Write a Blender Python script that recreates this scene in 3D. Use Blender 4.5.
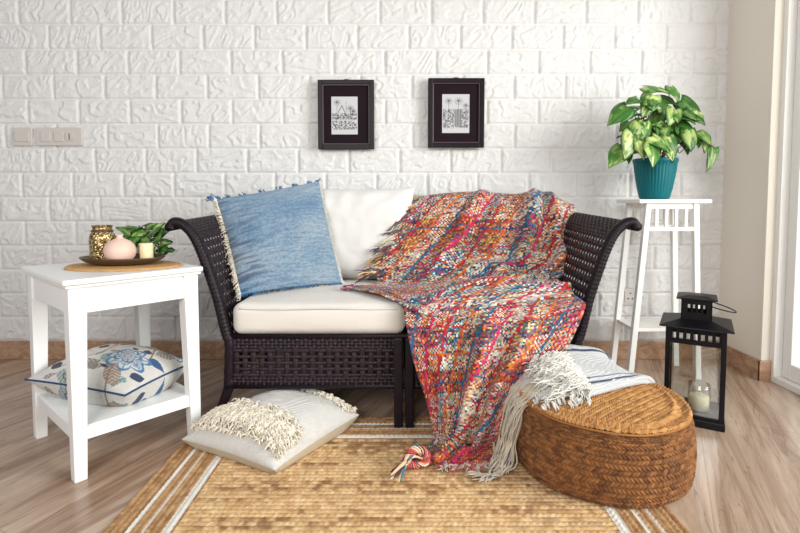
import bpy, bmesh, math, random
import numpy as np
from mathutils import Vector, Matrix

# ------------------------------------------------------------------ clear
for o in list(bpy.data.objects): bpy.data.objects.remove(o, do_unlink=True)
S = bpy.context.scene
COL = S.collection

# ------------------------------------------------------------------ camera
cam = bpy.data.cameras.new('camera')
camo = bpy.data.objects.new('camera', cam); COL.objects.link(camo)
camo.location = (0, 0, .83)
camo.rotation_euler = (math.pi/2 - math.atan(.0556), 0, 0)
cam.sensor_width = 36; cam.lens = 22.5
cam.shift_y = -.0484
cam.clip_start = .05
S.camera = camo

# ------------------------------------------------------------------ world
w = bpy.data.worlds.new('world'); S.world = w; w.use_nodes = True
nt = w.node_tree; nt.nodes.clear()
wo = nt.nodes.new('ShaderNodeOutputWorld'); bg = nt.nodes.new('ShaderNodeBackground')
bg.inputs[0].default_value = (.93, .96, 1, 1); bg.inputs[1].default_value = .34
nt.links.new(bg.outputs[0], wo.inputs[0])

def area(name, loc, target, sx, sy, power, color):
    l = bpy.data.lights.new(name, 'AREA'); l.shape = 'RECTANGLE'; l.size = sx; l.size_y = sy
    l.energy = power; l.color = color
    o = bpy.data.objects.new(name, l); COL.objects.link(o); o.location = loc
    o.rotation_euler = (Vector(target) - Vector(loc)).to_track_quat('-Z', 'Y').to_euler()
    return o
# daylight through the sliding door on the right, and an added fill from behind the camera
area('door_daylight', (2.8, .15, 1.5), (-.3, 2.1, .5), 1.8, 1.9, 185, (1, .985, .96))
area('front_fill', (-.7, -1.5, 1.85), (.3, 2.2, .5), 1.5, 1.3, 66, (1, .98, .95))

vs = S.view_settings
vs.view_transform = 'Standard'; vs.look = 'None'; vs.gamma = 1; vs.use_curve_mapping = False
vs.exposure = .16

# ------------------------------------------------------------------ noise and colours
RT = np.random.RandomState(11).rand(65536)
def hsh(a, b, seed=0):
    a = np.asarray(a).astype(np.int64); b = np.asarray(b).astype(np.int64)
    return RT[(a*7919 + b*104729 + seed*15731 + (a*b) % 977*31) % 65536]
def vn(x, y, seed=0):
    x = np.asarray(x, float); y = np.asarray(y, float)
    xi = np.floor(x); yi = np.floor(y); fx = x-xi; fy = y-yi
    fx = fx*fx*(3-2*fx); fy = fy*fy*(3-2*fy)
    a = hsh(xi, yi, seed); b = hsh(xi+1, yi, seed); c = hsh(xi, yi+1, seed); d = hsh(xi+1, yi+1, seed)
    return (a*(1-fx)+b*fx)*(1-fy) + (c*(1-fx)+d*fx)*fy
def fbm(x, y, seed=0, n=3):
    s = 0; a = .5
    for k in range(n):
        s = s + a*vn(x*2**k, y*2**k, seed+k*17); a *= .5
    return s/(1-.5**n)
def sst(a, b, x):
    t = np.clip((x-a)/(b-a), 0, 1); return t*t*(3-2*t)
def L(r, g, b):
    f = lambda c: c/12.92 if c <= .04045 else ((c+.055)/1.055)**2.4
    return (f(r/255), f(g/255), f(b/255))
def LN(rgb): return np.array(L(*rgb))

# ------------------------------------------------------------------ materials
def material(name, color=(.5, .5, .5), rough=.6, attr=None, metal=0, bump=None, spec=.5, sheen=0, coat=0, noise=None):
    """bump = (scale, strength, kind); noise = (scale, amount) colour variation; colours are linear"""
    m = bpy.data.materials.new(name); m.use_nodes = True
    t = m.node_tree; b = t.nodes['Principled BSDF']
    b.inputs['Base Color'].default_value = (*color, 1); b.inputs['Roughness'].default_value = rough
    b.inputs['Metallic'].default_value = metal; b.inputs['Specular IOR Level'].default_value = spec
    b.inputs['Sheen Weight'].default_value = sheen; b.inputs['Coat Weight'].default_value = coat
    tc = t.nodes.new('ShaderNodeTexCoord')
    src = None
    if attr:
        a = t.nodes.new('ShaderNodeAttribute'); a.attribute_name = attr; src = a.outputs['Color']
    if noise:
        n = t.nodes.new('ShaderNodeTexNoise'); n.inputs['Scale'].default_value = noise[0]; n.inputs['Detail'].default_value = 4
        t.links.new(tc.outputs['Object'], n.inputs['Vector'])
        mr = t.nodes.new('ShaderNodeMapRange'); mr.inputs[1].default_value = .3; mr.inputs[2].default_value = .7
        mr.inputs[3].default_value = 1-noise[1]; mr.inputs[4].default_value = 1+noise[1]
        t.links.new(n.outputs[0], mr.inputs[0])
        mx = t.nodes.new('ShaderNodeVectorMath'); mx.operation = 'SCALE'
        if src: t.links.new(src, mx.inputs[0])
        else: mx.inputs[0].default_value = color
        t.links.new(mr.outputs[0], mx.inputs['Scale']); src = mx.outputs[0]
    if src: t.links.new(src, b.inputs['Base Color'])
    if bump:
        if bump[2] == 'weave':
            w1 = t.nodes.new('ShaderNodeTexWave'); w1.bands_direction = 'X'; w1.inputs['Scale'].default_value = bump[0]
            w2 = t.nodes.new('ShaderNodeTexWave'); w2.bands_direction = 'Z'; w2.inputs['Scale'].default_value = bump[0]
            w1.inputs['Distortion'].default_value = 1.5; w2.inputs['Distortion'].default_value = 1.5
            ad = t.nodes.new('ShaderNodeMath'); ad.operation = 'ADD'
            for q in (w1, w2): t.links.new(tc.outputs['Object'], q.inputs['Vector'])
            t.links.new(w1.outputs['Fac'], ad.inputs[0]); t.links.new(w2.outputs['Fac'], ad.inputs[1]); h = ad.outputs[0]
        else:
            n2 = t.nodes.new('ShaderNodeTexNoise'); n2.inputs['Scale'].default_value = bump[0]; n2.inputs['Detail'].default_value = 5
            t.links.new(tc.outputs['Object'], n2.inputs['Vector']); h = n2.outputs[0]
        bp = t.nodes.new('ShaderNodeBump'); bp.inputs['Strength'].default_value = bump[1]; bp.inputs['Distance'].default_value = .004
        t.links.new(h, bp.inputs['Height']); t.links.new(bp.outputs[0], b.inputs['Normal'])
    return m

M = {}
M['wall'] = material('painted_brick', L(222, 220, 218), .6, bump=(75, .5, 'noise'))
M['plaster'] = material('beige_plaster', L(228, 220, 207), .8, bump=(120, .15, 'noise'))
M['white_frame'] = material('white_painted_metal', L(238, 236, 232), .35)
M['white_paint'] = material('white_painted_wood', L(238, 238, 236), .38, bump=(25, .08, 'noise'))
M['stand_paint'] = material('white_painted_stand', L(240, 238, 234), .4)
M['plate'] = material('white_plastic', L(204, 198, 192), .4)
M['dark'] = material('dark_hole', (.01, .01, .01), .6)
M['wicker'] = material('dark_wicker', L(40, 28, 34), .42, spec=.3, bump=(260, .4, 'noise'), noise=(60, .3))
M['wicker_frame'] = material('dark_wicker_wrapped', L(28, 19, 25), .42, spec=.22, bump=(200, .3, 'noise'), noise=(40, .2))
M['cream'] = material('cream_canvas', L(236, 229, 220), .85, bump=(90, .5, 'weave'), sheen=.2)
M['whitecush'] = material('white_cotton', L(234, 231, 226), .85, bump=(90, .4, 'weave'), sheen=.2)
M['attr_fabric'] = material('patterned_fabric', attr='Col', rough=.88, bump=(110, .7, 'weave'), sheen=.2)
M['attr_yarn'] = material('chunky_yarn', attr='Col', rough=.85, sheen=.15, bump=(300, .4, 'noise'))
M['attr_jute'] = material('jute_braid', attr='Col', rough=.9, bump=(350, .6, 'noise'))
M['attr_print'] = material('paper_print', attr='Col', rough=.5)
M['leaf'] = material('leaf', attr='Col', rough=.36, spec=.5)
M['stem'] = material('stem', L(74, 62, 38), .5)
M['black_metal'] = material('black_painted_metal', L(17, 14, 19), .4, spec=.2, noise=(20, .15))
M['frame_black'] = material('black_picture_frame', L(26, 14, 21), .4, spec=.18)
M['matboard'] = material('dark_mat_board', L(30, 18, 25), .8, spec=.15)
M['navy_cord'] = material('navy_piping', L(30, 66, 106), .7)
M['cream_yarn'] = material('cream_yarn', L(226, 217, 200), .9, noise=(35, .12))
M['grey_yarn'] = material('greige_yarn', L(196, 184, 166), .9, noise=(30, .15))
M['white_yarn'] = material('white_yarn', L(214, 210, 202), .9, noise=(30, .1))
M['blue_yarn'] = material('blue_yarn', L(58, 112, 158), .9, noise=(30, .25))
M['multi_yarn'] = material('multicolour_yarn', attr='Col', rough=.9)
M['gold'] = material('gold_mosaic', L(176, 142, 84), .25, attr='Col', metal=.75, bump=(160, .8, 'noise'))
M['bronze'] = material('dark_bronze', L(92, 72, 52), .4, metal=.4, bump=(60, .4, 'noise'))
M['pinkvase'] = material('blush_ceramic', L(226, 192, 176), .5, bump=(30, .15, 'noise'))
M['wax'] = material('cream_wax', L(240, 222, 178), .5); M['wax'].node_tree.nodes['Principled BSDF'].inputs['Subsurface Weight'].default_value = .2
M['soil'] = material('soil', L(60, 42, 30), .95, bump=(80, 1, 'noise'))
M['terracotta'] = material('white_ceramic', L(214, 208, 198), .4)
M['placemat'] = material('woven_placemat', attr='Col', rough=.8, bump=(200, .5, 'noise'))

def teal():
    m = material('teal_glazed_plastic', L(0, 102, 110), .38, spec=.3); return m
M['teal'] = teal()

def glass(name, tint=(1, 1, 1), gl=.09):
    m = bpy.data.materials.new(name); m.use_nodes = True; t = m.node_tree; t.nodes.clear()
    o = t.nodes.new('ShaderNodeOutputMaterial'); tr = t.nodes.new('ShaderNodeBsdfTransparent'); gs = t.nodes.new('ShaderNodeBsdfGlossy')
    tr.inputs[0].default_value = (*tint, 1); gs.inputs['Roughness'].default_value = .03
    mx = t.nodes.new('ShaderNodeMixShader'); fr = t.nodes.new('ShaderNodeLayerWeight'); fr.inputs[0].default_value = .25
    mr = t.nodes.new('ShaderNodeMapRange'); mr.inputs[3].default_value = gl; mr.inputs[4].default_value = .6
    t.links.new(fr.outputs['Fresnel'], mr.inputs[0]); t.links.new(mr.outputs[0], mx.inputs[0])
    t.links.new(tr.outputs[0], mx.inputs[1]); t.links.new(gs.outputs[0], mx.inputs[2]); t.links.new(mx.outputs[0], o.inputs[0])
    return m
M['glass'] = glass('clear_glass', (.96, .98, .98))

def marble(name, base, vein, dark, rough, tile=True, sc=1):
    m = bpy.data.materials.new(name); m.use_nodes = True; t = m.node_tree; b = t.nodes['Principled BSDF']
    N = t.nodes.new; K = t.links.new
    tc = N('ShaderNodeTexCoord')
    mp = N('ShaderNodeMapping'); mp.inputs['Rotation'].default_value = (0, 0, math.radians(-68)); mp.inputs['Scale'].default_value = (.9*sc, 9*sc, 4*sc)
    mp.inputs['Rotation'].default_value = (0, 0, 0)
    m0 = N('ShaderNodeMapping'); m0.inputs['Rotation'].default_value = (0, 0, math.radians(-66) if tile else 0)
    K(tc.outputs['Object'], m0.inputs[0]); K(m0.outputs[0], mp.inputs[0])
    if not tile: mp.inputs['Scale'].default_value = (14, 14, 22)
    n1 = N('ShaderNodeTexNoise'); n1.inputs['Scale'].default_value = 1.1; n1.inputs['Detail'].default_value = 8; n1.inputs['Roughness'].default_value = .65; n1.inputs['Distortion'].default_value = 1.3
    K(mp.outputs[0], n1.inputs['Vector'])
    cr = N('ShaderNodeValToRGB'); e = cr.color_ramp.elements
    e[0].position = .38; e[0].color = (*dark, 1); e[1].position = .62; e[1].color = (*base, 1)
    K(n1.outputs[0], cr.inputs[0])
    n2 = N('ShaderNodeTexNoise'); n2.inputs['Scale'].default_value = .9; n2.inputs['Detail'].default_value = 4; n2.inputs['Distortion'].default_value = 2.4
    K(mp.outputs[0], n2.inputs['Vector'])
    # thin veins where the second noise crosses the middle
    s = N('ShaderNodeMath'); s.operation = 'SUBTRACT'; s.inputs[1].default_value = .5; K(n2.outputs[0], s.inputs[0])
    a = N('ShaderNodeMath'); a.operation = 'ABSOLUTE'; K(s.outputs[0], a.inputs[0])
    mr = N('ShaderNodeMapRange'); mr.inputs[1].default_value = .001; mr.inputs[2].default_value = .012; mr.inputs[3].default_value = .45; mr.inputs[4].default_value = 0
    K(a.outputs[0], mr.inputs[0])
    mx = N('ShaderNodeMixRGB'); mx.inputs[2].default_value = (*vein, 1); K(mr.outputs[0], mx.inputs[0]); K(cr.outputs[0], mx.inputs[1])
    out = mx.outputs[0]
    if tile:
        bk = N('ShaderNodeTexBrick'); bk.offset = 0; bk.inputs['Scale'].default_value = 1
        bk.inputs['Brick Width'].default_value = .8; bk.inputs['Row Height'].default_value = .8; bk.inputs['Mortar Size'].default_value = .002
        bk.inputs['Color1'].default_value = (1, 1, 1, 1); bk.inputs['Color2'].default_value = (.93, .93, .93, 1); bk.inputs['Mortar'].default_value = (.78, .74, .70, 1)
        m2 = N('ShaderNodeMapping'); m2.inputs['Rotation'].default_value = (0, 0, math.radians(-62)); m2.inputs['Location'].default_value = (.2, .13, 0)
        K(tc.outputs['Object'], m2.inputs[0]); K(m2.outputs[0], bk.inputs['Vector'])
        ml = N('ShaderNodeMixRGB'); ml.blend_type = 'MULTIPLY'; ml.inputs[0].default_value = 1
        K(out, ml.inputs[1]); K(bk.outputs['Color'], ml.inputs[2]); out = ml.outputs[0]
    K(out, b.inputs['Base Color']); b.inputs['Roughness'].default_value = rough
    return m
M['floor'] = marble('beige_marble_floor', L(192, 168, 147), L(112, 80, 60), L(146, 116, 94), .24)
M['baseboard'] = marble('tan_marble_baseboard', L(190, 156, 128), L(120, 84, 60), L(156, 118, 90), .4, tile=False, sc=4)

# ------------------------------------------------------------------ mesh helpers
def finish(me, name, mat, parent, smooth=True, loc=None):
    o = bpy.data.objects.new(name, me); COL.objects.link(o)
    if name in ('fringe', 'top_fringe', 'side_fringe', 'bottom_fringe', 'hanging_fringe', 'twisted_hem_loop'): o['kind'] = 'stuff'
    for m in (mat if isinstance(mat, (list, tuple)) else [mat]): me.materials.append(m)
    if smooth: me.polygons.foreach_set('use_smooth', [True]*len(me.polygons))
    if parent is not None: o.parent = parent
    if loc is not None: o.location = loc
    return o
def mesh(name, V, F, mat, parent=None, smooth=True, col=None, corner=None, wl=None):
    """V in world coords unless wl is None; wl = location subtracted"""
    V = np.asarray(V, float).reshape(-1, 3).copy()
    if wl is not None: V -= np.array(wl)[None]
    me = bpy.data.meshes.new(name)
    if isinstance(F, np.ndarray):
        me.vertices.add(len(V)); me.vertices.foreach_set('co', V.ravel())
        n, k = F.shape
        me.loops.add(n*k); me.loops.foreach_set('vertex_index', F.ravel().astype(np.int32))
        me.polygons.add(n); me.polygons.foreach_set('loop_start', np.arange(0, n*k, k, dtype=np.int32))
        me.update(calc_edges=True); me.validate()
    else:
        me.from_pydata(V.tolist(), [], F); me.update()
    if col is not None:
        a = me.color_attributes.new('Col', 'FLOAT_COLOR', 'POINT')
        c = np.ones((len(V), 4)); c[:, :3] = np.asarray(col).reshape(-1, 3); a.data.foreach_set('color', c.ravel())
    if corner is not None:
        a = me.color_attributes.new('Col', 'FLOAT_COLOR', 'CORNER')
        c = np.ones((len(F), 4, 4)); c[:, :, :3] = np.asarray(corner).reshape(-1, 1, 3); a.data.foreach_set('color', c.ravel())
    return finish(me, name, mat, parent, smooth)
def gfaces(nr, nc, wrap=False, flip=False):
    i, j = np.meshgrid(np.arange(nr-1), np.arange(nc if wrap else nc-1), indexing='ij')
    j2 = (j+1) % nc
    q = np.stack([i*nc+j, i*nc+j2, (i+1)*nc+j2, (i+1)*nc+j], -1).reshape(-1, 4)
    return q[:, ::-1].copy() if flip else q

class MB:
    """collects shapes and links them as one mesh object"""
    def __init__(s): s.bm = bmesh.new()
    def box(s, lo, hi, bev=.002, mtx=None, seg=2):
        r = bmesh.ops.create_cube(s.bm, size=1)
        vs_ = r['verts']; c = [(a+b)/2 for a, b in zip(lo, hi)]; d = [b-a for a, b in zip(lo, hi)]
        for v in vs_: v.co = Vector((v.co.x*d[0]+c[0], v.co.y*d[1]+c[1], v.co.z*d[2]+c[2]))
        if mtx is not None: bmesh.ops.transform(s.bm, matrix=mtx, verts=vs_)
        if bev: bmesh.ops.bevel(s.bm, geom=list({e for v in vs_ for e in v.link_edges}), offset=bev, segments=seg, profile=.5, affect='EDGES')
        return s
    def taper(s, base, top, lo, hi, bev=.002):
        """box from a base rect (x0,y0,x1,y1) at z=lo to a top rect at z=hi"""
        r = bmesh.ops.create_cube(s.bm, size=1); vs_ = r['verts']
        for v in vs_:
            q = top if v.co.z > 0 else base; z = hi if v.co.z > 0 else lo
            v.co = Vector((q[0] if v.co.x < 0 else q[2], q[1] if v.co.y < 0 else q[3], z))
        if bev: bmesh.ops.bevel(s.bm, geom=list({e for v in vs_ for e in v.link_edges}), offset=bev, segments=2, profile=.5, affect='EDGES')
        return s
    def tube(s, pts, r, n=8, cap=True, flat=None):
        pts = [Vector(p) for p in pts]; rings = []
        rr = r if isinstance(r, (list, tuple)) else [r]*len(pts)
        t0 = (pts[1]-pts[0]).normalized(); up = Vector((0, 0, 1)) if abs(t0.z) < .9 else Vector((0, 1, 0))
        x = t0.cross(up).normalized()
        for i, p in enumerate(pts):
            t = (pts[min(i+1, len(pts)-1)]-pts[max(i-1, 0)]).normalized()
            x = (x - t*x.dot(t)).normalized(); y = t.cross(x)
            rings.append([s.bm.verts.new(p + x*math.cos(2*math.pi*k/n)*rr[i] + y*math.sin(2*math.pi*k/n)*rr[i]*(flat or 1)) for k in range(n)])
        for a, b in zip(rings, rings[1:]):
            for k in range(n): s.bm.faces.new((a[k], a[(k+1) % n], b[(k+1) % n], b[k]))
        if cap: s.bm.faces.new(rings[0][::-1]); s.bm.faces.new(rings[-1])
        return s
    def lathe(s, prof, c=(0, 0, 0), n=40, sx=1, sy=1, rib=None, capb=True, capt=False):
        rings = []
        for r, z in prof:
            ring = []
            for k in range(n):
                a = 2*math.pi*k/n; q = r*(1+(rib(a, z) if rib else 0))
                ring.append(s.bm.verts.new((c[0]+q*math.cos(a)*sx, c[1]+q*math.sin(a)*sy, c[2]+z)))
            rings.append(ring)
        for a, b in zip(rings, rings[1:]):
            for k in range(n): s.bm.faces.new((a[k], a[(k+1) % n], b[(k+1) % n], b[k]))
        if capb: s.bm.faces.new(rings[0][::-1])
        if capt: s.bm.faces.new(rings[-1])
        return s
    def build(s, name, mat, parent=None, smooth=False, wl=None):
        if wl is not None: bmesh.ops.translate(s.bm, vec=-Vector(wl), verts=s.bm.verts)
        bmesh.ops.recalc_face_normals(s.bm, faces=s.bm.faces)
        me = bpy.data.meshes.new(name); s.bm.to_mesh(me); s.bm.free()
        return finish(me, name, mat, parent, smooth)

def thing(name, label, cat, loc, rz=0, group=None):
    o = bpy.data.objects.new(name, None); COL.objects.link(o); o.empty_display_size = .05
    o.location = loc; o.rotation_euler = (0, 0, rz); o['label'] = label; o['category'] = cat
    if group: o['group'] = group
    return o
def tag(o, label, cat, group=None):
    o['label'] = label; o['category'] = cat
    if group: o['group'] = group
    return o
def struct(o): o['kind'] = 'structure'; return o

def strands(name, paths, r, mat, parent, wl=None, n=5, cols=None):
    """many thin tubes as one mesh; paths: list of (k,3) arrays"""
    V = []; F = []; C = []; off = 0
    for pi_, P in enumerate(paths):
        P = np.asarray(P, float); k = len(P)
        T = np.gradient(P, axis=0); T /= np.linalg.norm(T, axis=1)[:, None]+1e-9
        ref = np.array([.3, .5, .81]); X = np.cross(T, ref); X /= np.linalg.norm(X, axis=1)[:, None]+1e-9
        Y = np.cross(T, X); a = np.arange(n)*2*math.pi/n
        rr = np.full(k, r if not isinstance(r, list) else r[pi_]); rr[-1] *= .5
        R = P[:, None]+rr[:, None, None]*(X[:, None]*np.cos(a)[None, :, None]+Y[:, None]*np.sin(a)[None, :, None])
        V.append(R.reshape(-1, 3)); F.append(gfaces(k, n, wrap=True)+off); off += k*n
        if cols is not None: C.append(np.tile(cols[pi_], (k*n, 1)))
    return mesh(name, np.concatenate(V), np.concatenate(F), mat, parent, True, col=np.concatenate(C) if cols is not None else None, wl=wl)

def crom(P, n, axis=0):
    """Catmull-Rom resample control array along an axis to n samples"""
    P = np.moveaxis(np.asarray(P, float), axis, 0); m = len(P)
    E = np.concatenate([2*P[:1]-P[1:2], P, 2*P[-1:]-P[-2:-1]])
    t = np.linspace(0, m-1, n); i = np.minimum(t.astype(int), m-2); f = (t-i).reshape((-1,)+(1,)*(P.ndim-1))
    a, b, c, d = E[i], E[i+1], E[i+2], E[i+3]
    R = .5*(2*b+(c-a)*f+(2*a-5*b+4*c-d)*f*f+(3*b-a-3*c+d)*f**3)
    return np.moveaxis(R, 0, axis)
def normals(G):
    du = np.gradient(G, axis=0); dv = np.gradient(G, axis=1); N = np.cross(du, dv)
    return N/(np.linalg.norm(N, axis=-1, keepdims=True)+1e-12)

def pillow(c00, c10, c11, c01, thick, n=60, pinch=.05, wr=.004, seed=1, p=2.6, e=.5, bulge_dir=None):
    """two-sided pillow over four corners; returns front grid, back grid, (n,n,3) each, and the parameter grids"""
    s = np.sin(np.linspace(-math.pi/2, math.pi/2, n)); U, Vv = np.meshgrid(s, s, indexing='ij')
    pu = U*(1-pinch*(1-Vv**2)*np.abs(U)**2); pv = Vv*(1-pinch*(1-U**2)*np.abs(Vv)**2)
    a = (pu+1)/2; b = (pv+1)/2
    c00, c10, c11, c01 = [np.array(c, float) for c in (c00, c10, c11, c01)]
    base = ((1-a)*(1-b))[..., None]*c00+(a*(1-b))[..., None]*c10+(a*b)[..., None]*c11+((1-a)*b)[..., None]*c01
    N = np.cross((c10+c11-c00-c01), (c01+c11-c00-c10)); N /= np.linalg.norm(N)
    t = thick/2*((1-np.abs(U)**p)*(1-np.abs(Vv)**p)).clip(0, 1)**e
    edge = np.clip(1-np.maximum(np.abs(U), np.abs(Vv))**6, 0, 1)
    w1 = (fbm(U*2.2+5, Vv*2.2+3, seed)-.5)*2*wr*edge
    ang = np.arctan2(Vv, U); rad = np.sqrt(U*U+Vv*Vv)
    w1 = w1 + wr*.9*np.sin(ang*14+seed+3*vn(ang*2+9, rad*2, seed))*np.clip(rad-.45, 0, 1)*edge
    return base+N*(t+w1)[..., None], base-N*(t+w1*.5)[..., None], U, Vv, N
def pillow_obj(name, P, mat, parent, wl, colf=None):
    f, b, U, Vv, N = P; n = f.shape[0]
    V = np.concatenate([f.reshape(-1, 3), b.reshape(-1, 3)])
    F = np.concatenate([gfaces(n, n), gfaces(n, n, flip=True)+n*n])
    col = None
    if colf is not None: c = colf(U, Vv); col = np.concatenate([c.reshape(-1, 3), c.reshape(-1, 3)])
    o = mesh(name, V, F, mat, parent, True, col=col, wl=wl)
    bm = bmesh.new(); bm.from_mesh(o.data); bmesh.ops.remove_doubles(bm, verts=bm.verts, dist=1e-5); bmesh.ops.recalc_face_normals(bm, faces=bm.faces); bm.to_mesh(o.data); bm.free()
    return o

def rbox(lo, hi, r, n=14, bulge=(0, 0, 0), wr=0, seed=1):
    """soft box: returns V, F; bulge per axis"""
    lo = np.array(lo, float); hi = np.array(hi, float); c = (lo+hi)/2; d = (hi-lo)/2
    V = []; F = []; off = 0
    s = np.linspace(-1, 1, n)
    s = np.sign(s)*(1-(1-np.abs(s))**1.6)
    A, B = np.meshgrid(s, s, indexing='ij')
    for ax in range(3):
        for sg in (-1, 1):
            p = np.zeros((n, n, 3)); p[..., ax] = sg; p[..., (ax+1) % 3] = A; p[..., (ax+2) % 3] = B
            P = p*d; Q = np.clip(P, -(d-r), d-r); D = P-Q; l = np.linalg.norm(D, axis=-1, keepdims=True)
            R = Q+r*D/(l+1e-9)
            for k in range(3):
                R[..., k] += np.sign(p[..., k])*np.abs(p[..., k])**3*bulge[k]*(1-p[..., (k+1) % 3]**2)*(1-p[..., (k+2) % 3]**2)
            if wr:
                R[..., 2] += (fbm(R[..., 0]*7+3, R[..., 1]*7+9, seed)-.5)*2*wr*(p[..., 2] > 0)
                R[..., 1] += (fbm(R[..., 0]*7+3, R[..., 2]*18+9, seed+5)-.5)*1.4*wr*(p[..., 1] < 0)
            V.append((R+c).reshape(-1, 3)); F.append(gfaces(n, n, flip=(sg < 0))+off); off += n*n
    return np.concatenate(V), np.concatenate(F)
def weld(o, d=1e-4):
    bm = bmesh.new(); bm.from_mesh(o.data); bmesh.ops.remove_doubles(bm, verts=bm.verts, dist=d); bmesh.ops.recalc_face_normals(bm, faces=bm.faces); bm.to_mesh(o.data); bm.free(); return o

# ================================================================== the room
WY = 2.589            # wall plane
XR = 1.66             # right wall plane
# ---- brick wall, real relief
def brick_wall():
    x0, x1, z0, z1 = -3.2, XR+.02, .07, 2.62; st = .0052
    xs = np.arange(x0, x1, st); zs = np.arange(z0, z1, st); Z, X = np.meshgrid(zs, xs, indexing='ij')
    H = .1246; W = .2605; zb = .096
    row = np.floor((Z-zb)/H).astype(int)          # row 13 is the top one in the photograph
    offs = {13: -1.927, 12: -1.78, 11: -1.902, 10: -1.765, 9: -1.90, 8: -1.76, 7: -1.826, 6: -1.945, 5: -1.81, 4: -1.94, 3: -1.81, 2: -1.95, 1: -1.83, 0: -1.95, -1: -1.9}
    O = np.array([offs.get(int(k), -1.9+.13*(k % 2)) for k in range(-1, 22)]); off = O[np.clip(row+1, 0, 22)]
    cx = (X-off)/W; ci = np.floor(cx); fx = (cx-ci)*W; fz = (Z-zb)-row*H
    jit = (vn(X*30, Z*30, 3)-.5)*.004
    dx = np.minimum(fx-.0035, W-.0035-fx)+jit; dz = np.minimum(fz-.0018, H-.0018-fz)+jit*.6
    d = np.minimum(dx, dz)
    hgt = .011*sst(-.001, .0085, dx)*sst(-.001, .005, dz)
    s1 = hsh(ci, row, 1)*40; s2 = hsh(ci, row, 2)*40; th = (hsh(ci, row, 5)-.5)*1.6+.7
    a = X*np.cos(th)+Z*np.sin(th); b = -X*np.sin(th)+Z*np.cos(th)
    f = vn(a*14+s1, b*34+s2, 7); g = vn(a*26+s2, b*60+s1, 8); wv = vn(a*9+s1+3, b*12, 9)
    # stepped, torn-slate facets: sharp one-sided steps
    q = (f*2.1+wv*1.5+.35*vn(a*70, b*90, 31)*.5); stp = q-np.floor(q); step = np.where(stp < .93, (stp/.93)**1.6, (1-stp)/.07)
    rough = .0062*(step-.35)+.0030*(g-.5)+.0022*(vn(X*160, Z*160, 12)-.5)
    hgt = hgt+rough*sst(.002, .014, d)
    Y = WY-hgt
    o = mesh('wall_back', np.stack([X, Y, Z], -1).reshape(-1, 3), gfaces(len(zs), len(xs)), M['wall'], None, True)
    return struct(o)
brick_wall()
struct(MB().box((-3.3, -2.2, -.08), (3.6, 2.75, 0), 0).build('floor', M['floor']))
struct(MB().box((XR, 2.262, 0), (1.98, 2.62, 2.62), .003).box((XR, -2, 2.16), (1.98, 2.27, 2.62), 0).build('wall_right', M['plaster']))
struct(MB().box((-3.2, WY-.022, 0), (XR, WY+.02, .094), .003).build('baseboard_back', M['baseboard']))
struct(MB().box((XR-.012, 2.252, 0), (XR+.001, 2.566, .094), .002).box((XR-.012, 2.25, 0), (1.745, 2.2635, .094), .002).build('baseboard_right', M['baseboard']))
# sliding glass door on the right
dr = struct(MB().box((1.70, 2.236, 0), (1.84, 2.262, 2.16), .002).box((1.70, -1.7, 0), (1.84, 2.236, .028), .002).box((1.70, -1.7, 2.11), (1.84, 2.236, 2.16), .002).box((1.70, -1.74, 0), (1.84, -1.7, 2.16), .002).build('door_1', M['white_frame']))
for (xa, ya, yb) in ((1.735, .30, 2.232), (1.785, -1.69, .36)):
    m = MB()
    for lo, hi in (((xa, yb-.05, .03), (xa+.035, yb, 2.108)), ((xa, ya, .03), (xa+.035, ya+.05, 2.108)), ((xa, ya+.05, .03), (xa+.035, yb-.05, .10)), ((xa, ya+.05, 2.04), (xa+.035, yb-.05, 2.108))): m.box(lo, hi, .003)
    p = m.build('door_panel', M['white_frame'], dr)
    MB().box((xa+.013, ya+.05, .10), (xa+.019, yb-.05, 2.04), 0).build('glass_pane', M['glass'], p)

# ---- switch plates and socket
WF = WY-.012
def wallplate(name, label, x0, x1, z0, z1, gangs, kind):
    t = thing(name, label, 'switch plate' if kind != 'socket' else 'wall socket', ((x0+x1)/2, WF, z0))
    w = (x1-x0)/2; h = z1-z0
    MB().box((-w, -.012, 0), (w, .010, h), .003).build('plate', M['plate'], t)
    if kind == 'socket':
        MB().box((-w+.012, -.015, .012), (w-.012, -.010, h-.012), .002).build('insert', M['plate'], t)
        for dx, dz in ((0, .02), (-.011, -.008), (.011, -.008)):
            MB().tube([(dx, -.0165, h/2+dz), (dx, -.0145, h/2+dz)], .0038, 10).build('socket_hole', M['dark'], t)
    else:
        for k in range(gangs):
            xc = -w+.05+k*(2*w-.10)/max(gangs-1, 1) if gangs > 1 else 0
            if kind == 'panel' and k == gangs-1:
                MB().tube([(xc-.01, -.010, h/2), (xc-.01, -.019, h/2)], .02, 20).build('dimmer_knob', M['plate'], t)
                MB().box((xc-.012, -.0205, h/2-.015), (xc-.008, -.0185, h/2+.015), .001).build('knob_mark', M['dark'], t)
            else: MB().box((xc-.024 if gangs > 1 else -w+.012, -.0165, .02), (xc+.024 if gangs > 1 else w-.012, -.010, h-.02), .002).build('rocker_switch', M['plate'], t)
wallplate('switch_plate', 'narrow blank white plate on the brick wall, left of the wide switch panel', -1.972, -1.873, 1.106, 1.198, 1, 'blank')
wallplate('light_switch', 'wide white wall switch panel with rockers and a round dimmer knob', -1.853, -1.618, 1.106, 1.198, 3, 'panel')
wallplate('wall_socket', 'small white power socket low on the brick wall behind the plant stand', 1.150, 1.232, .285, .372, 1, 'socket')

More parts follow.
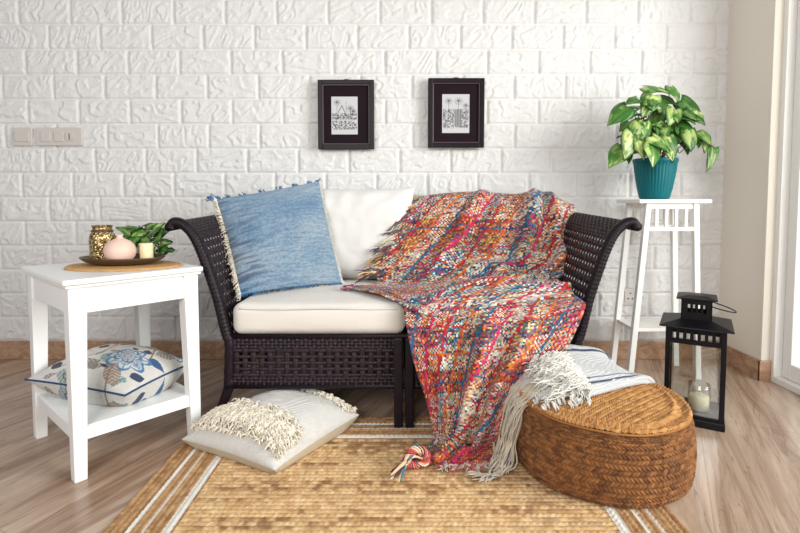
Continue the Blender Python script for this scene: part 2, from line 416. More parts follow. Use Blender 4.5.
# ================================================================== rug
def rug():
    x0, x1, y0, y1 = -.742, .722, .35, 1.862; st = .0036
    xs = np.arange(x0, x1+st/2, st); ys = np.arange(y0, y1+st/2, st); Y, X = np.meshgrid(ys, xs, indexing='ij')
    n = X.shape
    dxl = X-x0; dxr = x1-X; dyb = y1-Y
    de = np.minimum(np.minimum(dxl, dxr), dyb)         # distance to the bordered edges
    border = de < .178
    side = (np.minimum(dxl, dxr) <= dyb)
    along = np.where(border & side, Y, X); across = np.where(border, de, Y)
    pitch = .0170
    r = across/pitch; ri = np.floor(r); fr = r-ri
    ph = along/.0165+7*hsh(ri, border*1, 14)+.5*vn(along*5, ri, 4)
    # braid: chevrons whose two strands cross at the middle of the row
    chev = np.abs(np.sin(math.pi*(ph+np.where(ri % 2 > 0, 1, -1)*(fr-.5)*1.3)))
    ph = ph+.0; hh = .0062*np.sin(math.pi*fr)**.6*(.45+.55*chev)
    hh = hh+.0012*(vn(X*220, Y*220, 3)-.5)
    base = LN((180, 134, 84)); lt = LN((228, 196, 148)); dk = LN((116, 70, 34)); gy = LN((150, 122, 94))
    k = (.55*vn(ph*1.1, ri*1.7, 21)+.45*vn(X*240, Y*240, 5))[..., None]; k = np.clip((k-.5)*1.35+.5, 0, 1); k2 = (.6*vn(along*2.6, ri*1.0+7, 31)+.4*vn(ph*.9, ri*3.1, 23))[..., None]
    c = base*(1-k)+lt*k
    c = c*(1-.75*sst(.56, .82, k2))+dk*.75*sst(.56, .82, k2)
    c = c*(1-.5*sst(.66, .92, 1-k2))+gy*.5*sst(.66, .92, 1-k2)
    # darker, browner braids in the border
    bc = LN((152, 104, 62))*(.75+.5*k); c = np.where(border[..., None], bc*.55+c*.45, c)
    wht = LN((228, 222, 212))*(.9+.15*k)
    for a, b in ((.148, .172), (.098, .108), (.060, .069)):
        c = np.where(((de > a) & (de < b))[..., None], wht, c)
    wob = .003*(vn(Y*20, X*0, 9)-.5)
    z = .0025+hh
    edge = np.minimum(np.minimum(X-x0, x1-X), y1-Y); z = np.where(edge < .002, .0005, z)
    o = mesh('jute_rug', np.stack([X+np.where(edge < .02, wob, 0), Y, z], -1).reshape(-1, 3), gfaces(*n), M['attr_jute'], None, True, col=c.reshape(-1, 3))
    tag(o, 'tan braided jute rug with white stripes along its border, lying in front of the sofa', 'rug')
rug()
RZ = .008   # top of the rug

# ================================================================== side table
def side_table():
    th = math.radians(48.8)
    t = thing('side_table', 'white painted wooden side table with a lower shelf, left of the sofa', 'side table', (-.952, 1.420, 0), th)
    Wx, Wy = .388, .445; wp = M['white_paint']
    m = MB(); m.box((-.016, -.016, .585), (Wx+.012, Wy+.006, .602), .005, seg=3).box((-.008, -.008, .575), (Wx+.008, Wy+.008, .584), .003).build('tabletop', wp, t)
    for ix in (0, 1):
        for iy in (0, 1):
            q = [0, 0, .05, .05]; b = [0, 0, .034, .034]
            if ix: q[0], q[2] = Wx-.05, Wx; b[0], b[2] = Wx-.034, Wx
            if iy: q[1], q[3] = Wy-.05, Wy; b[1], b[3] = Wy-.034, Wy
            MB().taper(b, q, 0, .576, .002).build('leg', wp, t)
    for lo, hi in (((.048, .006, .497), (Wx-.048, .022, .577)), ((.048, Wy-.022, .497), (Wx-.048, Wy-.006, .577)), ((.006, .048, .497), (.022, Wy-.048, .577)), ((Wx-.022, .048, .497), (Wx-.006, Wy-.048, .577))):
        MB().box(lo, hi, .0015).build('apron', wp, t)
    MB().box((.012, .012, .144), (Wx-.012, Wy-.012, .158), .002).build('lower_shelf', wp, t)
    for lo, hi in (((.036, .006, .118), (Wx-.036, .02, .156)), ((.036, Wy-.02, .118), (Wx-.036, Wy-.006, .156)), ((.006, .036, .118), (.02, Wy-.036, .156)), ((Wx-.02, .036, .118), (Wx-.006, Wy-.036, .156))):
        MB().box(lo, hi, .0015).build('shelf_rail', wp, t)
side_table()
TT = .602

# ---- things on the side table
def placemat():
    n = 90; m_ = 46; a = np.linspace(0, 2*math.pi, n, endpoint=False); r = np.linspace(0, 1, m_)
    R, A = np.meshgrid(r, a, indexing='ij')
    wob = 1+.02*np.sin(A*3+1)+.012*np.sin(A*7)
    X = -.945+.190*R*np.cos(A)*wob; Y = 1.700+.128*R*np.sin(A)*wob
    Z = TT+.006+.0015*np.abs(np.sin(R*26*math.pi/2)); Z[-1] = TT+.0005
    k = vn(R*26, A*9, 3)[..., None]; rg = (np.abs(np.sin(R*26*math.pi/2))**.5)[..., None]
    c = LN((206, 160, 104))*(.75+.45*k)*(.75+.25*rg)
    o = mesh('woven_placemat', np.stack([X, Y, Z], -1), gfaces(m_, n, wrap=True), M['placemat'], None, True, col=c.reshape(-1, 3))
    tag(o, 'oval tan woven straw placemat under the dark tray on the side table', 'placemat')
placemat()
PZ = TT+.0085
def tray():
    m = MB(); c = (-.955, 1.715, PZ)
    prof = [(.55, 0), (.72, .003), (.9, .012), (1, .022), (1.0, .026), (.96, .025), (.86, .016), (.7, .0085), (.4, .007), (.02, .007)]
    m.lathe([(r*.14, z) for r, z in prof], c, 64, 1, .66, capb=True, capt=True)
    o = m.build('oval_tray', M['bronze'], None, True); tag(o, 'dark bronze oval tray holding the vase, jar and candle on the side table', 'tray')
tray()
QZ = PZ+.0075
def gold_jar():
    c = (-1.035, 1.735, QZ); t = thing('mosaic_jar', 'gold speckled mosaic glass jar standing behind the round pink vase', 'jar', c)
    n = 96; prof = [(.032, 0), (.038, .004), (.0405, .03), (.041, .06), (.040, .085), (.034, .100), (.030, .106), (.031, .118), (.034, .124), (.031, .123), (.028, .116), (.028, .10)]
    P = crom(np.array(prof), 120); a = np.linspace(0, 2*math.pi, n, endpoint=False)
    R = P[:, 0][:, None]*np.ones(n); Z = P[:, 1][:, None]*np.ones(n); A = a[None]*np.ones((120, 1))
    cell = hsh(np.floor(Z/.0045), np.floor(A/.13+np.floor(Z/.0045)*.5), 5)
    R = R*(1+.03*(cell-.5)*(Z < .1))
    cc = np.stack([np.where(cell > .62, 1, .42)[..., None]*LN((236, 206, 146)), np.where(cell > .62, 1, .4)[..., None]*LN((196, 150, 86))], 0)
    c2 = np.where((cell > .3)[..., None], cc[0], cc[1]*.5)
    mesh('body', np.stack([R*np.cos(A), R*np.sin(A), Z], -1), gfaces(120, n, wrap=True), M['gold'], t, True, col=c2.reshape(-1, 3))
    MB().lathe([(.03, .100), (.0345, .103), (.0345, .107), (.03, .110)], n=40).build('neck_band', M['bronze'], t, True)
gold_jar()
def vase():
    t = MB().lathe([(.026, 0), (.040, .006), (.054, .026), (.0585, .045), (.054, .064), (.040, .080), (.022, .088), (.013, .092), (.011, .098), (.013, .104), (.010, .104), (.008, .096)], n=56)
    o = t.build('round_vase', M['pinkvase'], None, True); o.location = (-.940, 1.672, QZ); o.scale = (.84, .84, .92)
    tag(o, 'small round blush pink bottle vase at the front of the tray', 'vase')
vase()
def candle():
    c = (-.868, 1.705, QZ); t = thing('pillar_candle', 'short cream pillar candle on the tray beside the pink vase', 'candle', c)
    MB().lathe([(.0195, 0), (.021, .002), (.021, .062), (.0195, .065), (.012, .063), (.002, .062)], n=32, capt=True).build('wax_body', M['wax'], t, True)
    MB().tube([(0, 0, .061), (.001, 0, .068), (.003, 0, .073)], .0012, 6).build('wick', M['dark'], t)
candle()

# ---- leaves
def leaf(parent, base, d, nrm, Ln, Wd, seed, stem_from=None, pale=.5, wl=(0, 0, 0), droop=.25, heart=.25):
    base = np.array(base, float); d = np.array(d, float); d /= np.linalg.norm(d)
    nrm = np.array(nrm, float); nrm -= d*nrm.dot(d); nrm /= np.linalg.norm(nrm); sd = np.cross(d, nrm)
    nt_, ns = 15, 11
    T, Q = np.meshgrid(np.linspace(0, 1, nt_), np.linspace(-1, 1, ns), indexing='ij')
    wdt = (np.sin(math.pi*np.clip(T*.93+.07, 0, 1)**.62)**.8)*(1-.25*T); wdt[-1] = 0
    x = Q*wdt*Wd/2; y = T*Ln-heart*Ln*np.abs(Q)**1.3*(1-T)**2.2
    z = .22*np.abs(x)+.004*np.sin(Q*9+T*7+seed)*np.abs(Q)-droop*Ln*T**2 - .9*x*x/Wd
    P = base+sd*x[..., None]+d*y[..., None]+nrm*z[..., None]
    vein = np.exp(-(np.abs(Q)/.09)**2)+.6*np.exp(-((((T*6-np.abs(Q)*2.2) % 1)-.5)/.13)**2)*(np.abs(Q) < .8)
    nz = fbm(Q*2.5+seed, T*3+seed*.7, seed)
    pl = np.clip(pale*1.7*sst(.42, .66, nz)*(1-np.abs(Q)**3)+.35*vein*pale, 0, 1)[..., None]
    g = LN((52, 112, 32))*(1-.45*hsh(seed, 3))+LN((30, 66, 24))*.1; lt = LN((196, 216, 120))*.8+LN((226, 232, 180))*.2
    c = g*(1-pl)+lt*pl
    o = mesh('leaf', P, gfaces(nt_, ns), M['leaf'], parent, True, col=c.reshape(-1, 3), wl=wl)
    md = o.modifiers.new('thickness', 'SOLIDIFY'); md.thickness = .0008
    if stem_from is not None:
        s0 = np.array(stem_from, float); pts = [s0, s0*.6+base*.4+np.array([0, 0, .03]), base*.85+s0*.15+np.array([0, 0, .018]), base]
        pts = crom(np.array(pts), 9)
        st = MB().tube([Vector(p) for p in pts], .0021, 6).build('petiole', M['stem'], o, True, wl=wl)
    return o

def table_plant():
    c = (-.955, 1.862, TT); t = thing('small_potted_plant', 'small bushy green plant in a pot behind the pink vase and candle', 'plant', c)
    MB().lathe([(.024, 0), (.027, .002), (.033, .045), (.035, .047), (.035, .054), (.032, .054), (.030, .044), (.002, .044)], n=32, capt=True).build('pot', M['terracotta'], t, True)
    rnd = random.Random(4)
    spots = [(-.06, -.02, .115), (-.04, -.04, .13), (-.015, -.03, .145), (.01, -.02, .14), (.035, -.03, .125), (.06, -.02, .10), (.085, -.02, .085), (-.03, .01, .15), (0, .02, .155), (.03, .02, .14), (.055, 0, .13), (-.055, .02, .12),
             (.065, -.035, .045), (.085, -.03, .05), (.10, -.01, .05), (.075, -.01, .065), (.02, -.045, .11), (-.02, -.05, .115), (.05, -.05, .08), (.04, .04, .12), (-.04, .05, .12), (0, -.045, .09), (.028, -.055, .085), (.06, .02, .10)]
    for i, (x, y, z) in enumerate(spots):
        b = (x*.8, y*.8, z*.88-.008); d = (x*6+rnd.uniform(-.4, .4), y*4+rnd.uniform(-.4, .2), rnd.uniform(-.3, .5))
        leaf(t, b, d, (rnd.uniform(-.3, .3), -.6, .75), .052, .042, i, (x*.1, y*.1, .045), pale=.18 if i % 3 else .4, droop=.2)
table_plant()

# ---- embroidered pillow on the lower shelf
def seg_d(px, py, a, b):
    ax, ay = a; bx, by = b; t = np.clip(((px-ax)*(bx-ax)+(py-ay)*(by-ay))/((bx-ax)**2+(by-ay)**2+1e-9), 0, 1)
    return np.hypot(px-ax-t*(bx-ax), py-ay-t*(by-ay))
def embroidery(U, V):
    c = np.tile(LN((238, 235, 229)), U.shape+(1,)).reshape(U.shape+(3,))
    def put(mask, rgb, a=1.):
        nonlocal c
        c = np.where(mask[..., None], LN(rgb)*a+c*(1-a), c)
    def flower(cx, cy, R, k, ph, out, fill, core):
        dx = U-cx; dy = V-cy; r = np.hypot(dx, dy); a = np.arctan2(dy, dx)+ph
        pet = R*(.62+.38*np.abs(np.cos(a*k/2))**.7)
        put(r < pet, fill, .65); put((r < pet) & (r > pet*.86), out)
        put((np.abs(np.sin(a*k/2)) < .12) & (r < pet) & (r > R*.2), out)
        put((r < pet*.62) & (r > pet*.54), out, .8)
        put(r < R*.24, core); put((r < R*.28) & (r > R*.22), out)
    def leafm(cx, cy, ln, wd, ang, rgb, out=None, stripes=True):
        dx = U-cx; dy = V-cy; x = dx*math.cos(ang)+dy*math.sin(ang); y = -dx*math.sin(ang)+dy*math.cos(ang)
        t = np.clip((x+ln/2)/ln, 0, 1); w = wd/2*np.sin(math.pi*t**.8)
        ins = (np.abs(y) < w) & (np.abs(x) < ln/2)
        if stripes: put(ins, rgb, .45); put(ins & (np.sin((x+np.abs(y)*.8)*90) > -.1), rgb)
        else: put(ins, rgb)
        if out: put(ins & (np.abs(y) > w-.02), out)
    def vine(pts, rgb, w=.014):
        P = crom(np.array(pts, float), 24)
        for a, b in zip(P[:-1], P[1:]): put(seg_d(U, V, a, b) < w, rgb)
    rq = random.Random(9)
    for _ in range(26):
        a0 = rq.uniform(-.95, .95); b0 = rq.uniform(-.95, .95); kind = rq.random()
        rgb = (150, 130, 118) if kind < .45 else ((120, 158, 160) if kind < .7 else ((40, 52, 84) if kind < .85 else (62, 118, 170)))
        leafm(a0, b0, rq.uniform(.16, .30), rq.uniform(.08, .15), rq.uniform(0, 3.1), rgb, None, kind < .7)
    vine([(-1, -.5), (-.5, -.75), (-.1, -.3), (-.2, .3), (-.7, .75)], (150, 132, 110))
    vine([(.6, -1), (.45, -.5), (.75, 0), (.5, .6), (.8, 1)], (150, 118, 84))
    vine([(-.4, 1), (0, .65), (.35, .8), (.7, .6)], (110, 140, 140))
    leafm(-.62, -.1, .62, .34, 1.1, (150, 128, 118)); leafm(-.05, -.62, .5, .26, .4, (150, 128, 118)); leafm(-.45, .62, .55, .3, -.4, (160, 138, 124))
    leafm(.52, -.68, .6, .3, 2.2, (168, 138, 118)); leafm(.75, .55, .45, .25, 1.2, (160, 138, 122))
    leafm(-.25, -.9, .4, .2, 0, (128, 160, 158)); leafm(.18, -.4, .4, .2, -.9, (128, 168, 168)); leafm(-.75, .42, .42, .22, .6, (128, 168, 168)); leafm(.15, .78, .5, .22, .2, (138, 172, 170))
    leafm(-.85, -.62, .36, .24, .8, (40, 44, 66), None, False); leafm(-.6, -.72, .26, .18, -.4, (40, 44, 66), None, False); leafm(-.3, .08, .3, .18, 1.9, (52, 46, 56), None, False)
    leafm(.86, .1, .3, .2, .4, (38, 92, 146), None, False); leafm(.72, -.22, .26, .2, 1.6, (38, 92, 146), None, False); leafm(.9, -.5, .28, .16, 1.1, (40, 60, 100), None, False)
    leafm(-.9, .85, .3, .2, .3, (38, 92, 146), None, False); leafm(.55, .25, .22, .16, 2.2, (52, 46, 56), None, False)
    flower(.50, -.22, .40, 7, .3, (74, 138, 188), (232, 237, 240), (228, 206, 190)); flower(.44, -.16, .25, 5, .9, (50, 104, 160), (216, 230, 240), (228, 200, 180))
    flower(-.72, -.42, .2, 5, 0, (62, 118, 170), (200, 218, 232), (210, 160, 130))
    flower(.78, .82, .22, 5, .8, (62, 118, 170), (214, 226, 236), (200, 140, 110))
    flower(-.15, -.88, .16, 5, .4, (60, 60, 80), (190, 176, 166), (90, 100, 120))
    return c*(.94+.1*vn(U*60, V*60, 2))[..., None]
def shelf_pillow():
    c = (-.97, 1.75, .159)
    cc = ((-1.268, 1.660, .224), (-.862, 1.535, .218), (-.758, 1.80, .236), (-1.12, 1.935, .238))
    P = list(pillow(*cc, .165, n=230, pinch=.05, seed=3, wr=.004, p=2.2, e=.6)); P[1] = pillow(*cc, .24, n=230, pinch=.05, seed=3, wr=.004, p=2.6, e=.55)[1]
    f, b = P[0], P[1]; b[..., 2] = np.maximum(b[..., 2], .1595)
    t = thing('embroidered_cushion', 'white cushion embroidered with blue flowers and brown leaves on the side table lower shelf', 'cushion', c)
    pillow_obj('cover', P, M['attr_fabric'], t, c, embroidery)
    rim = np.concatenate([f[:, 0], f[-1, 1:], f[::-1, -1][1:], f[0, ::-1][1:]])[::3]
    MB().tube([Vector(p) for p in np.vstack([rim, rim[:1]])], .0034, 8, cap=False).build('piping', M['navy_cord'], t, True, wl=c)
shelf_pillow()

# ================================================================== sofa
SX = .012
def weave(name, Sf, nu, nv, wu, wv, amp, thick, mat, parent, sub=4):
    """real interlaced strips over a surface Sf(s,t); wu,wv = strip width as a fraction of the pitch"""
    V = []; F = []; off = 0; e = 1e-3
    def NN(s, t):
        a = Sf(s+e, t)-Sf(s-e, t); b = Sf(s, t+e)-Sf(s, t-e); n = np.cross(a, b); return n/(np.linalg.norm(n, axis=-1, keepdims=True)+1e-12)
    for hor in (0, 1):
        cnt = nv if hor else nu; lng = nu if hor else nv; w = (wv if hor else wu)*.5/cnt
        q = np.linspace(0, 1, lng*sub+1)
        for j in range(cnt):
            c = (j+.5)/cnt; ph = np.cos(math.pi*(q*lng-.5))*(1 if (j % 2 == 0) else -1)*(1 if hor else -1)*amp
            ring = []
            for dw, dt in ((-w, -.5), (-w*.5, .5), (w*.5, .5), (w, -.5), (0, -.8)):
                s_, t_ = (q, np.full_like(q, c+dw)) if hor else (np.full_like(q, c+dw), q)
                ring.append(Sf(s_, t_)+NN(s_, t_)*(ph+dt*thick)[:, None])
            R = np.stack(ring, 1); k = len(q)
            V.append(R.reshape(-1, 3)); F.append(gfaces(k, 5, wrap=True)+off); off += k*5
    return mesh(name, np.concatenate(V), np.concatenate(F), mat, parent, True)

def sofa():
    t = thing('wicker_sofa', 'two-seat dark brown woven wicker sofa with rolled flared arms', 'sofa', (0, 0, 0))
    wk, fr = M['wicker'], M['wicker_frame']
    prof = np.array([(.628, .30), (.648, .38), (.668, .47), (.695, .56), (.722, .64), (.752, .705), (.785, .740), (.814, .750), (.830, .741)])
    PF = crom(prof, 200)
    def pf(t_):
        q = np.clip(np.asarray(t_), 0, 1)*199; i = np.minimum(q.astype(int), 198); f = (q-i)[..., None]; return PF[i]*(1-f)+PF[i+1]*f
    y0, y1 = 1.805, 2.44
    for sg in (-1, 1):
        def Sf(s, t_, a=0., b=1.):
            p = pf(a+(b-a)*t_); y = y0+(y1-y0)*s
            return np.stack([SX+sg*p[..., 0], y, p[..., 1]+.022*s*np.clip((p[..., 1]-.3)/.4, 0, 1)], -1)
        weave('arm_lattice', lambda s, t_: Sf(s, t_, 0, .62), 23, 12, .64, .72, .0012, .003, wk, t)
        weave('arm_woven_top', lambda s, t_: Sf(s, t_, .60, 1), 34, 12, .97, .97, .0022, .003, wk, t)
        # front stile, curling over at the top and flaring into the leg at the bottom
        for nm, yy, dz in (('front_stile', 1.80, 0), ('back_stile', 2.445, .022)):
            pts = [(SX+sg*(p[0]+.006), yy, p[1]+dz*min(1, max(0, (p[1]-.3)/.4))) for p in PF[::12]]+[(SX+sg*.838, yy, .728+dz)]
            fine = crom(np.array([(SX+sg*.640, yy, .145)]+pts), 150); MB().tube([Vector(p) for p in fine], [.0178+.0016*(k % 3 == 0) for k in range(150)], 12, flat=1.15).build(nm, fr, t, True)
        MB().tube([(SX+sg*.838, 1.785, .734), (SX+sg*.838, 2.46, .756)], .0165, 12).build('arm_edge_roll', fr, t, True)
        for yy, nm in ((1.80, 'leg'), (2.445, 'leg')):
            z0 = RZ if yy < 1.86 else 0
            MB().tube([(SX+sg*.638, yy, .18), (SX+sg*.641, yy, .14), (SX+sg*.662, yy, .085), (SX+sg*.700, yy, z0)], [.019, .019, .017, .0155], 12).build(nm, fr, t, True)
        # side panel below the seat
        weave('side_panel', lambda s, t_: np.stack([np.full_like(s*t_, SX+sg*.636), 1.82+.61*s+0*t_, .155+.155*t_+0*s], -1), 20, 6, .95, .95, .002, .003, wk, t)
    # aprons
    def front(xa, xb, y):
        nx = round((xb-xa)/.0305)
        mk = lambda za, zb: (lambda s, t_: np.stack([xa+(xb-xa)*s+0*t_, np.full_like(s*t_, y), za+(zb-za)*t_+0*s], -1))
        weave('apron_lattice', mk(.178, .292), nx, 5, .74, .66, .0014, .003, wk, t)
        weave('apron_woven_band', mk(.287, .336), nx*2, 4, .96, .96, .0018, .003, wk, t)
        weave('apron_woven_band', mk(.146, .183), nx*2, 3, .96, .96, .0018, .003, wk, t)
    front(SX-.625, SX-.012, 1.797); front(SX+.026, SX+.625, 1.797)
    m = MB(); 
    for z in (.148, .334): m.tube([(SX-.64, 1.80, z), (SX+.64, 1.80, z)], .010, 10)
    m.build('front_rail', fr, t, True)
    MB().tube([(SX-.64, 2.445, .16), (SX+.64, 2.445, .16)], .012, 10).build('back_rail', fr, t, True)
    for x in (-.006, .034):
        for y in (1.778, 2.445):
            MB().box((x-.0155, y-.018, RZ if y < 2 else 0), (x+.0155, y+.018, .336), .005).build('leg', fr, t)
    MB().box((SX-.632, 1.812, .318), (SX+.632, 2.43, .336), .003).build('seat_deck', fr, t)
    # back
    bk = lambda s, t_: np.stack([SX-.64+1.28*s+0*t_, 2.44+.03*t_+0*s, .30+.46*t_+0*s], -1)
    weave('woven_back', bk, 56, 22, .95, .95, .002, .003, wk, t, sub=2)
    MB().tube([(SX-.70, 2.475, .768), (SX+.70, 2.475, .768)], .018, 12).build('top_rail', fr, t, True)
sofa()

def box_cushion(name, label, lo, hi, seed, mat):
    c = ((lo[0]+hi[0])/2, (lo[1]+hi[1])/2, lo[2]); t = thing(name, label, 'seat cushion', c, group='seat cushions on the wicker sofa')
    V, F = rbox(lo, hi, .034, n=46, bulge=(.006, .012, .016), wr=.0045, seed=seed)
    weld(mesh('cover', V, F, mat, t, True, wl=c))
    m = MB(); z = hi[2]-.014; r = .026; x0, x1, y0, y1 = lo[0]+.004, hi[0]-.004, lo[1]-.004, hi[1]-.004
    # seam cord around the upper edge, following the bulge
    pts = []
    for k in range(41):
        s = k/40; pts.append((x0+r+(x1-x0-2*r)*s, y0+.003-.006*(1-(2*s-1)**2), z+.002*math.sin(s*9+seed)))
    m.tube(pts, .0028, 6); m.build('seam_cord', mat, t, True, wl=c)
box_cushion('seat_cushion', 'thick cream seat cushion on the left half of the wicker sofa', (-.612, 1.79, .337), (.018, 2.41, .452), 3, M['cream'])
box_cushion('seat_cushion', 'cream seat cushion on the right half of the sofa, under the colourful throw', (.022, 1.80, .337), (.648, 2.41, .448), 5, M['cream'])

def back_cushion(label, a, seed, th=.17):
    P = pillow(*a, th, n=100, pinch=.04, wr=.012, seed=seed, p=3.2, e=.5)
    c = tuple(np.mean(np.array(a[:2]), 0)); o = pillow_obj('back_cushion', P, M['whitecush'], None, c); o.location = c
    tag(o, label, 'back cushion', 'white back cushions on the wicker sofa')
back_cushion('plain white back cushion standing behind the blue pillow and the edge of the throw', ((-.56, 2.325, .452), (.035, 2.325, .452), (.07, 2.395, .888), (-.50, 2.395, .888)), 7)
back_cushion('white back cushion at the right end of the sofa, covered by the colourful throw', ((.06, 2.352, .452), (.645, 2.352, .452), (.635, 2.425, .835), (.085, 2.425, .835)), 9, .11)

# ---- blue pillow
def blue_pillow():
    cs = ((-.612, 1.90, .468), (-.250, 2.13, .475), (-.372, 2.31, .918), (-.775, 2.11, .833))
    P = pillow(*cs, .15, n=150, pinch=.035, wr=.005, seed=12, p=2.4, e=.58)
    c = (-.43, 2.0, .46); t = thing('blue_pillow', 'blue woven square throw pillow with frayed edges in the left corner of the sofa', 'pillow', c)
    def cf(U, V):
        k = vn(U*6+V*.6, V*70, 4)*.45+vn(U*40, V*90, 6)*.55
        g = vn(U*1.6+3, V*2.2, 8)
        a = LN((98, 142, 180)); b = LN((178, 196, 208)); d = LN((56, 80, 118))
        m_ = sst(.25, .85, k*.7+g*.35)[..., None]; c0 = a*(1-m_)+b*m_
        q = (sst(.5, .85, vn(U*3, V*30, 15))*sst(-.2, -.9, U)*.8)[..., None]  # shade on the left side painted in as dark blue streaks
        return c0*(1-q)+d*q
    pillow_obj('cover', P, M['attr_fabric'], t, c, cf)
    f = P[0]; n = f.shape[0]; rnd = random.Random(5); N = P[4]
    cen = np.mean(np.array(cs), 0)
    def fr(edge, name, mat, cnt, ln, r, clump=1):
        out = []
        for k in range(cnt):
            q = rnd.uniform(0, 1)
            if clump > 1: q = (round(q*clump)+rnd.uniform(-.2, .2))/clump
            p = edge[int(min(max(q, 0), 1)*(len(edge)-1))]; d = p-cen; d /= np.linalg.norm(d); l = ln*rnd.uniform(.5, 1.1)
            j = np.array([rnd.uniform(-1, 1) for _ in range(3)]); j2 = np.array([rnd.uniform(-1, 1) for _ in range(3)])
            out.append([p-d*.004, p+d*l*.4+j*l*.25, p+d*l*.75+j*l*.4+np.array([0, 0, -l*.15]), p+d*l*.9+j2*l*.5+np.array([0, 0, -l*.3])])
        strands(name, out, r, mat, t, wl=c)
    fr(f[0], 'side_fringe', M['cream_yarn'], 330, .020, .0017); fr(f[-1], 'side_fringe', M['white_yarn'], 300, .014, .0015)
    fr(f[:, -1], 'top_fringe', M['blue_yarn'], 90, .020, .0018, clump=9); fr(f[:, 0], 'bottom_fringe', M['blue_yarn'], 140, .010, .0016)
    fr(f[:6, -1], 'corner_tassel', M['blue_yarn'], 26, .042, .0018)
blue_pillow()

# ================================================================== colourful throw
PAL = {k: [LN(c) for c in v] for k, v in {
    'light': [(240, 232, 214), (246, 240, 230), (232, 214, 170), (206, 216, 214), (236, 200, 150), (150, 190, 200), (226, 160, 170), (60, 70, 100), (200, 60, 60), (230, 140, 60)],
    'warm': [(196, 40, 44), (222, 92, 36), (214, 40, 96), (150, 30, 44), (236, 160, 60), (110, 34, 50), (150, 60, 50), (226, 120, 70), (60, 40, 60), (190, 50, 60)],
    'cool': [(38, 84, 140), (50, 130, 150), (90, 160, 180), (40, 50, 90), (120, 70, 130), (226, 226, 214), (80, 140, 100), (210, 70, 90), (240, 190, 110), (30, 40, 60)],
    'gold': [(228, 170, 70), (236, 200, 120), (214, 110, 50), (200, 120, 80), (120, 130, 70), (190, 60, 50), (60, 110, 130), (150, 70, 60), (230, 150, 90), (70, 50, 60)]}.items()}  # darkest yarns: real colours that also stand in for shaded gaps
def throw_sheet(ctrl, nr, nc, fold, seed, name, parent, wl, bias):
    R, C = nr*2+1, nc*2+1
    G = crom(crom(np.array(ctrl, float), R, 0), C, 1)
    s = np.linspace(0, 1, R)[:, None]*np.ones((1, C)); q = np.linspace(0, 1, C)[None]*np.ones((R, 1))
    N = normals(G)
    if np.mean(N[..., 1]) > 0: N = -N
    G = G+N*fold(s, q)[..., None]
    N = normals(G)
    if np.mean(N[..., 1]) > 0: N = -N
    I, J = np.meshgrid(np.arange(R), np.arange(C), indexing='ij')
    odd = (I % 2 == 1) & (J % 2 == 1)
    G = G+N*(np.where(odd, .0022, -.0008)+.0035*(hsh(I//2, J//2, seed)-.5)*odd)[..., None]
    F = gfaces(R, C)
    ii, jj = np.meshgrid(np.arange(R-1)//2, np.arange(C-1)//2, indexing='ij')
    par = ((ii+jj) % 2 == 0)
    jj = jj+(ii*.38).astype(int); 
    keys = list(PAL)
    rs = np.random.RandomState(seed)
    bj = jj//11; bi = ii//12
    def pick(band, axis):
        r = hsh(band, axis, seed+3); o = np.zeros(band.shape, int); acc = 0
        for k, key in enumerate(keys):
            o[(r >= acc)] = k; acc += bias[axis][k]
        return o
    ka = pick(bj, 0); kb = pick(bi, 1)
    ca = (hsh(jj, (ii+(hsh(jj, 1, seed)*9).astype(int))//3, seed+1)*9.99).astype(int)
    cb = (hsh(ii, (jj+(hsh(ii, 2, seed)*9).astype(int))//3, seed+2)*9.99).astype(int)
    T = np.array([PAL[k] for k in keys])
    col = np.where(par[..., None], T[ka, ca], T[kb, cb])
    # solid accent stripes
    acc = [(214, 36, 98), (200, 40, 40), (226, 110, 40), (40, 110, 150)]
    for n_, a in enumerate(acc):
        line = (jj % 44 == (n_*11+seed) % 44) | (jj % 44 == (n_*11+seed+1) % 44); col = np.where((line & (hsh(ii//2, jj, 7) > .22))[..., None], LN(a), col)
        line = (ii % 59 == (n_*15+seed) % 59); col = np.where((line & (hsh(jj//2, ii, 7) > .3))[..., None], LN(a), col)
    col = np.clip(col*(.42+.6*hsh(ii, jj, 91))[..., None], 0, 1)
    o = mesh(name, G, F, M['attr_yarn'], parent, True, corner=col.reshape(-1, 3), wl=wl)
    md = o.modifiers.new('thickness', 'SOLIDIFY'); md.thickness = .006; md.offset = -1
    return G, N

